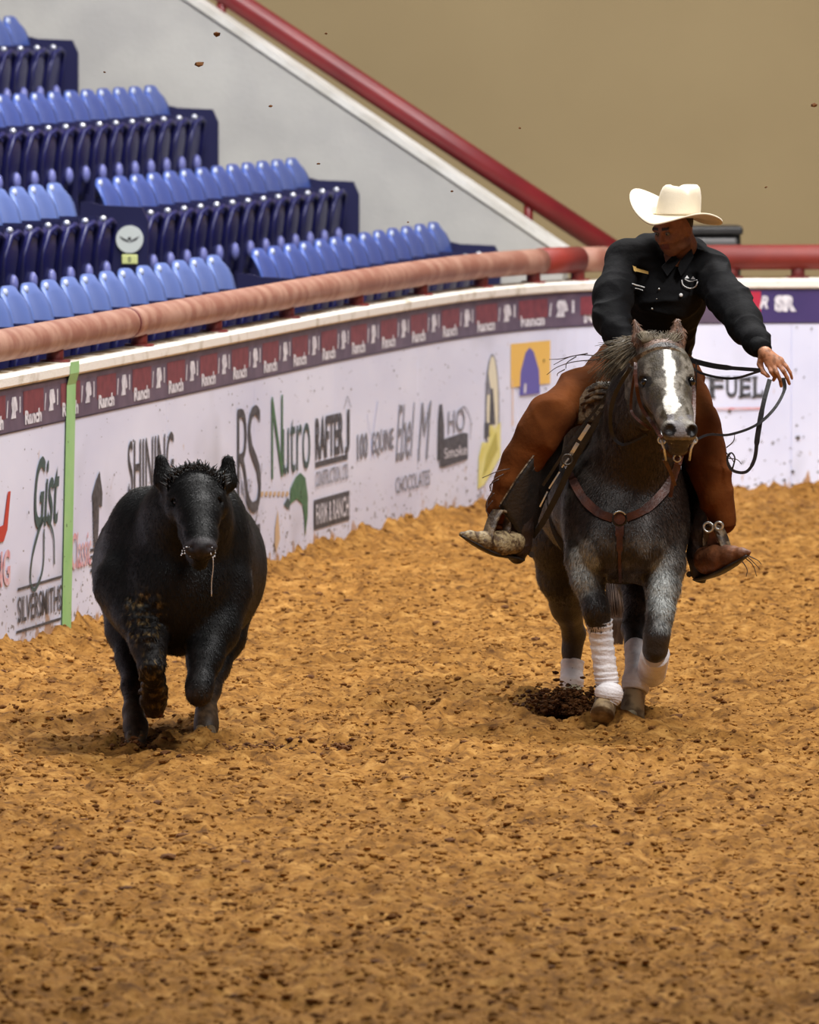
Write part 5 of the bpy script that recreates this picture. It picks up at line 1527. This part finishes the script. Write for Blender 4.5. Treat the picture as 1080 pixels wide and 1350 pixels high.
# ---- hat
FELT = mat('hat_felt', sc(232, 220, 196), .85, col2=sc(222, 208, 182), nscale=6, bump=.1, bscale=120, sheen=.3)
def hat():
    C0 = Q(893, 285, .30)
    V = []; F = []; n_ = 56
    def add_ring(fn): V.extend(fn(2 * math.pi * i / n_) for i in range(n_))
    # directions: phi 0 = picture right, 90 = away, 180 = left, 270 = towards camera
    def brim(r, th):
        def g(p):
            t = max(0.0, (r - .108) / .10)
            cx, sy = math.cos(p), math.sin(p)
            R_ = r if r < .11 else .108 + (r - .108) * (1.0 + .04 * abs(cx))
            lft = max(0, math.cos(p - 2.62)); fr_ = max(0, math.cos(p - 3.96)); sr_ = max(0, math.cos(p - 5.6)); rgt = max(0, cx); frt = max(0, -sy); bak = max(0, sy)
            z = t ** 1.4 * .118 * lft ** 1.4 + t ** 1.5 * .028 * sr_ - t * .046 * fr_ ** 2 - t * .046 * max(0, math.cos(p - .3)) ** 2
            xo = -.012 * t * lft
            return Vector((C0.x + R_ * cx * (1.0) + xo, C0.y + R_ * sy * .95, C0.z + z + th - .02 * cx * (r / .2) * .4))
        return g
    def crown(t, sc_, zz):
        def g(p):
            cx, sy = math.cos(p), math.sin(p)
            R_ = .109 * sc_
            x = R_ * cx * 1.0; y = R_ * sy * .93
            # crease down the middle running towards the brow, pinches at the front sides
            z = zz
            if t > .7:
                q = (t - .7) / .3
                z -= q * .004
            return Vector((C0.x + x + .026 * t, C0.y + y, C0.z + z))
        return g
    rings = []
    for r in (.208, .19, .17, .15, .13, .115, .108): rings.append(brim(r, .004))
    for t, s_, z in ((.1, .985, .016), (.3, .95, .05), (.5, .92, .085), (.7, .88, .115), (.85, .82, .138), (.95, .72, .150), (1, .62, .152)): rings.append(crown(t, s_, z))
    rings.append(crown(1, .45, .142)); rings.append(crown(1, .25, .128)); rings.append(crown(1, .05, .122))
    for g in rings: add_ring(g)
    m_ = len(rings)
    for i in range(m_ - 1):
        for k_ in range(n_):
            k2 = (k_ + 1) % n_; F.append((i * n_ + k_, i * n_ + k2, (i + 1) * n_ + k2, (i + 1) * n_ + k_))
    F.append(tuple((m_ - 1) * n_ + k_ for k_ in range(n_)))
    # pinch the crown: dents left and right of the front, shallow centre crease
    ax = Vector((.35, -.93, 0)).normalized(); sd_ = Vector((.93, .35, 0))
    for i in range(7 * n_, len(V)):
        q = V[i] - C0; zt_ = q.z / .15
        if zt_ > .5:
            fr = (q.dot(ax)) / .1; sdv = (q.x - .02) * sd_.x + q.y * sd_.y
            V[i] -= Vector((0, 0, 1)) * (.022 * max(0, zt_ - .5) * 2 * math.exp(-(sdv / .02) ** 2))
            if fr > 0: 
                V[i] -= sd_ * (math.copysign(1, sdv) * min(abs(sdv), .05) * .40 * min(1, fr) * (zt_ - .5) * 2)
                V[i] -= Vector((0, 0, .016 * fr * (zt_ - .5) * 2))
    o_ = len(V)
    # underside of the brim
    und = []
    for r in (.208, .19, .17, .15, .13, .115, .100): und.append(brim(r, -.004))
    for g in und: add_ring(g)
    for i in range(len(und) - 1):
        for k_ in range(n_):
            k2 = (k_ + 1) % n_; F.append((o_ + i * n_ + k2, o_ + i * n_ + k_, o_ + (i + 1) * n_ + k_, o_ + (i + 1) * n_ + k2))
    for k_ in range(n_):
        k2 = (k_ + 1) % n_; F.append((k2, k_, o_ + k_, o_ + k2))
    hat_o = rp('cowboy_hat', (V, F), FELT, True, 'cream felt cowboy hat')
    # band at the crown's foot
    pts = [Vector((C0.x + .1105 * math.cos(p) + .002, C0.y + .1105 * .93 * math.sin(p), C0.z + .012)) for p in [2 * math.pi * i / 40 for i in range(41)]]
    VV, FF_ = tube(pts, .004, 6, False)
    o = rp('hat_band', (VV, FF_), mat('hat_ribbon', sc(206, 190, 160), .7)); o.parent = hat_o; o.location = (0, 0, 0)
    return hat_o
hat()

# ---- shirt
def wrk(amp, f1=9, f2=22, ridge=True, seed=50):
    def g(v):
        q = v.copy(); q[:, 2] *= 1.6
        a = vnoise3(q, f1, seed); b = vnoise3(q, f2, seed + 5)
        r_ = 1 - np.abs(2 * a - 1) * 2
        return amp * (np.clip(r_, 0, 1) ** 2.5 * 1.0 - .25 + (b - .5) * .6)
    return g
SHIRT = mat('shirt_black', sc(10, 10, 12), .85, col2=sc(14, 14, 17), nscale=6, bump=.35, bscale=34, bdist=.012, spec=.18)
B = Blob()
B.cap(Q(884, 362, .46), Q(872, 392, .54), .10, .165, .06, X_, 1.22); B.cap(Q(872, 392, .54), Q(866, 432, .68), .160, .145, .06, X_, 1.25)
B.cap(Q(866, 432, .68), Q(860, 472, .82), .140, .150, .05, X_, 1.2)
B.ell(Q(880, 385, .40), (.17, .10, .13), .06)
B.chain([(Q(852, 322, .52), .055), (Q(886, 326, .56), .07), (Q(915, 330, .52), .055)], .06)
B.chain([(Q(856, 330, .46), .07), (Q(822, 342, .44), .085)], .05); B.chain([(Q(912, 336, .46), .07), (Q(938, 354, .44), .085)], .05)
B.chain([(Q(882, 348, .45), .072), (Q(826, 342, .42), .085), (Q(808, 392, .25), .088), (Q(806, 422, .14), .082), (Q(815, 440, .05), .060), (Q(826, 451, -.02), .045)], .04)
B.chain([(Q(886, 346, .45), .072), (Q(934, 358, .44), .092), (Q(963, 398, .13), .092), (Q(981, 427, -.06), .080), (Q(997, 449, -.26), .058), (Q(1003, 457, -.31), .044)], .04)
shirt, shv = rblob('shirt', B, .0085, SHIRT, 2, None, wrk(.012))
shp = np.array([proj(q_) for q_ in shv])
def shirt_y(a, b):
    m_ = np.hypot(shp[:, 0] - a, shp[:, 1] - b) < 5
    return (shv[m_, 1].min() if m_.any() else YH + .35) - .008
def on_shirt(name, pts, m, tubes=None, r=.002):
    P3 = [P(a, b, shirt_y(a, b)) for a, b in pts]
    if tubes: vf = tube(P3, r, 6)
    else: vf = (P3 + [q_ + Vector((0, .004, 0)) for q_ in P3], [tuple(range(len(P3))), tuple(range(2 * len(P3) - 1, len(P3) - 1, -1))] + [(i, len(P3) + i, len(P3) + (i + 1) % len(P3), (i + 1) % len(P3)) for i in range(len(P3))])
    o = rp(name, vf, m, False); o.parent = shirt; o.location = (0, 0, 0); return o
THW = mat('thread_white', sc(225, 225, 225), .6); THY = mat('thread_gold', sc(216, 178, 104), .5)
on_shirt('embroidery', [(835, 352), (855, 358), (855, 361.5), (836, 357)], THY); on_shirt('embroidery', [(834, 350), (839, 352), (838, 359)], THY)
def shirt_text(s, x0, y0, x1, y1, m, slope=0):
    tv_, tf_ = text_mesh(s, .02); 
    P3 = [P(x0 + (x1 - x0) * a, y1 + (y0 - y1) * b + slope * a, shirt_y((x0 + x1) / 2, (y0 + y1) / 2) - .004) for a, b in tv_]
    o = rp('lettering', (P3, tf_), m, False); o.parent = shirt; o.location = (0, 0, 0)
shirt_text('Ariat', 834, 373, 850, 379, THW, 4) if False else on_shirt('embroidery', [(834, 374), (839, 376), (844, 377), (850, 379)], THW, True, .003)
on_shirt('embroidery', [(838, 380), (843, 381), (848, 383)], THW, True, .002)
on_shirt('embroidery', spline([(899, 369), (901, 376), (909, 380), (917, 378), (920, 371)], 3), THW, True, .0028)
on_shirt('embroidery', spline([(903, 368), (910, 371), (919, 369)], 3), THW, True, .002)
for a, b in ((906, 365), (914, 366)): on_shirt('embroidery', [(a - 3, b + 2), (a, b - 2), (a + 3, b + 2)], THW)
for a, b, r_ in ((869, 381, .005), (860, 407, .005), (878, 354, .004), (898, 389, .009), (866, 394, .003)):
    c_ = P(a, b, shirt_y(a, b)); o = rp('button', ball(c_, (r_, .004, r_), 10, 6), SILV if r_ < .008 else THW); o.parent = shirt; o.location = (0, 0, 0)
# collar
for s, pts in ((-1, [(889, 336), (880, 344), (872, 352), (880, 364), (889, 353), (896, 343)]), (1, [(912, 328), (915, 338), (905, 356), (898, 364), (894, 354), (897, 344)])):
    P3 = [Q(a, b, .30 - .02 * (b > 350)) for a, b in pts]; n_ = len(P3)
    rp('collar', (P3 + [q_ + Vector((0, .03, 0)) for q_ in P3], [tuple(range(n_)), tuple(range(2 * n_ - 1, n_ - 1, -1))] + [(i, n_ + i, n_ + (i + 1) % n_, (i + 1) % n_) for i in range(n_)]), SHIRT, False)
rp('cuff', tube([Q(995, 448, -.25), Q(1004, 459, -.33), Q(1006, 462, -.345)], [.052, .047, .045], 20), SHIRT)

# ---- chaps
CHAP = mat('chap_suede', sc(98, 52, 20), .95, col2=sc(72, 36, 13), nscale=5, bump=.4, bscale=26, bdist=.012, spec=.1)
B = Blob()
B.chain([(Q(846, 486, .84), .140), (Q(812, 500, .66), .135), (Q(768, 521, .36), .118), (Q(724, 550, .10), .098), (Q(708, 574, .08), .094), (Q(690, 604, .10), .082), (Q(674, 636, .11), .073), (Q(662, 668, .12), .058), (Q(657, 690, .12), .050)], .05)
B.ell(Q(842, 462, .72), (.17, .12, .06), .05)
chapl, cv = rblob('chaps_leg', B, .0095, CHAP, 2, None, wrk(.012, 6, 16, seed=70))
B = Blob()
B.chain([(Q(866, 486, .84), .140), (Q(888, 500, .66), .130), (Q(902, 530, .44), .120), (Q(921, 566, .20), .100), (Q(929, 596, .18), .094), (Q(937, 625, .17), .084), (Q(945, 658, .16), .068), (Q(953, 682, .16), .055), (Q(955, 690, .16), .050)], .05)
chapr, cv2 = rblob('chaps_leg', B, .0095, CHAP, 2, None, wrk(.012, 6, 16, seed=90))
CHD = mat('chap_edge', sc(54, 32, 22), .7)
def rstrands(name, gens, m, r=.003):
    V = []; F = []
    for pts in gens:
        sp = spline([tuple(Q(*p)) for p in pts], 6); L = len(sp)
        v, f = tube(sp, [r * (1 - .5 * (i / L)) for i in range(L)], 5); o_ = len(V); V += v; F += [tuple(i + o_ for i in q) for q in f]
    return rp(name, (V, F), m)
rstrands('fringe', [[(796, 470, .40), (765, 468, .38), (740, 473, .36), (724, 474, .36)], [(790, 474, .36), (757, 477, .34), (735, 484, .33), (721, 494, .33)], [(760, 470, .38), (748, 478, .37), (746, 486, .37)], [(745, 487, .35), (736, 492, .35), (735, 496, .35)], [(775, 466, .38), (750, 471, .37), (730, 481, .37)]], CHD)
rstrands('fringe', [[(672, 618, .02), (655, 622, .0), (636, 630, -.02)], [(664, 625, .02), (650, 634, .0), (646, 648, .0)], [(658, 632, .02), (646, 640, .02), (650, 652, .0)], [(652, 650, .02), (643, 660, .02), (642, 668, .0)], [(650, 660, .02), (641, 672, .02), (646, 680, .0)]], CHD)
rstrands('fringe', [[(958, 590, .06), (967, 582, .02), (969, 572, .0)], [(957, 596, .06), (968, 610, .02), (962, 620, .0)], [(960, 604, .06), (972, 606, .02), (978, 612, .0)], [(976, 728, .02), (988, 736, .0), (1002, 750, .0)], [(978, 732, .02), (992, 744, .0), (998, 760, .0)], [(976, 736, .02), (985, 750, .0), (984, 760, .0)], [(980, 730, .02), (998, 738, .0), (1004, 744, .0)]], CHD)
# belt tabs / chaps cuff edging
rp('chaps_hem', tube([Q(657, 690, .12), Q(656, 697, .12)], [.053, .056], 20), CHAP); rp('chaps_hem', tube([Q(954, 688, .16), Q(955, 695, .16)], [.053, .056], 20), CHAP)

# ---- boots and spurs
BOOT = mat('boot_dark', sc(52, 34, 24), .5, col2=sc(34, 22, 18), nscale=12, bump=.5, bscale=50)
VAMP = mat('boot_tooled', sc(150, 130, 94), .6, col2=sc(84, 64, 42), nscale=38, bump=.8, bscale=70, ncontrast=(.42, .58))
VAMP2 = mat('boot_brown', sc(128, 78, 46), .55, col2=sc(92, 54, 32), nscale=20, bump=.5, bscale=50)
def boot(shaft, foot, sole, m, lab):
    B = Blob(); B.chain([(Q(a, b, c_), qr(r, c_)) for a, b, c_, r in shaft], .02)
    b_, _ = rblob('boot', B, .006, BOOT, 1, None, wrk(.004, 20, 40)); b_['label'] = lab
    B = Blob(); B.chain([(Q(a, b, c_), qr(r, c_)) for a, b, c_, r in foot], .02)
    v_, _ = rblob('vamp', B, .005, m, 1); v_.parent = b_; v_.location = (0, 0, 0)
    V, F = tube(spline([tuple(Q(*p[:3])) for p in sole], 5), [qr(r) for r in np.interp(np.linspace(0, 1, 5 * (len(sole) - 1) + 1), np.linspace(0, 1, len(sole)), [p[3] for p in sole])], 10, True, .3, (0, -.2, 1))
    s_ = rp('sole', (V, F), LEAK); s_.parent = b_; s_.location = (0, 0, 0)
    return b_
bl_ = boot([(684, 662, .14, 19), (684, 695, .16, 19), (684, 718, .17, 16), (682, 732, .18, 12)], [(676, 714, .12, 17), (658, 717, .04, 16), (638, 713, -.03, 12), (620, 707, -.08, 7), (608, 704, -.11, 3)], [(608, 706, -.11, 5), (628, 718, -.05, 11), (650, 729, .02, 12), (668, 733, .10, 10), (684, 737, .18, 11)], VAMP, 'left boot in the picture with pale tooled vamp')
rp('heel', tube([Q(682, 728, .18), Q(683, 740, .19)], [.034, .030], 14), LEAK).parent = rider
br_ = boot([(932, 668, .22, 17), (927, 700, .22, 19), (924, 732, .22, 18), (924, 752, .24, 14)], [(934, 738, .16, 20), (950, 736, .08, 19), (966, 733, .0, 13), (978, 730, -.05, 7.5), (988, 728, -.08, 3)], [(986, 732, -.08, 5), (968, 744, -.02, 11), (950, 754, .06, 12), (936, 760, .14, 10), (922, 763, .22, 11)], VAMP2, 'right boot in the picture with plain brown vamp')
rp('heel', tube([Q(925, 754, .24), Q(922, 766, .25)], [.034, .030], 14), LEAK)
for (a, b, d_, s) in ((684, 722, .18, 1), (926, 748, .24, -1)):
    rp('spur', tube(spline([tuple(Q(a - s * 12, b - 2, d_ - .10)), tuple(Q(a + s * 4, b + 2, d_ - .04)), tuple(Q(a + s * 12, b + 8, d_)), tuple(Q(a + s * 17, b + 9, d_))], 5), .006, 8), STEEL)
    rp('rowel', tube([Q(a + s * 17, b + 9, d_ - .006), Q(a + s * 17, b + 9, d_ + .006)], .015, 8), STEEL, False)

# ================================================================== dirt kicked up by the hooves
def spray(cx, cy, Y, wx, hy, n, label, seed):
    g = np.random.RandomState(seed)
    a = g.randn(n) * wx; b = -np.abs(g.randn(n)) * hy; dpt = g.randn(n) * .12
    c_ = [P(cx + q, cy + r_, Y + d_) for q, r_, d_ in zip(a, b, dpt)]
    X = np.array([q.x for q in c_]); Yy = np.array([q.y for q in c_]); Z = np.array([q.z for q in c_])
    Z = np.maximum(Z, full_h(X, Yy) + .001)
    R_ = .003 + .012 * g.rand(n) ** 2.5
    o = clods('kicked_dirt', X, Yy, Z, R_, CLODD); tag(o, label, 'dirt', kind='stuff'); return o
spray(742, 942, 44.5, 23, 15, 2400, 'dark dirt kicked up behind the front hooves of the horse', 3)
spray(182, 985, 42.85, 14, 7, 260, 'loose dirt thrown up around the nearer hoof of the steer', 4)
spray(330, 998, 42.7, 45, 4, 420, 'churned dark dirt right of the hooves of the steer', 5)
spray(445, 990, 42.8, 8, 5, 120, 'small dark dirt heap right of the steer', 6)
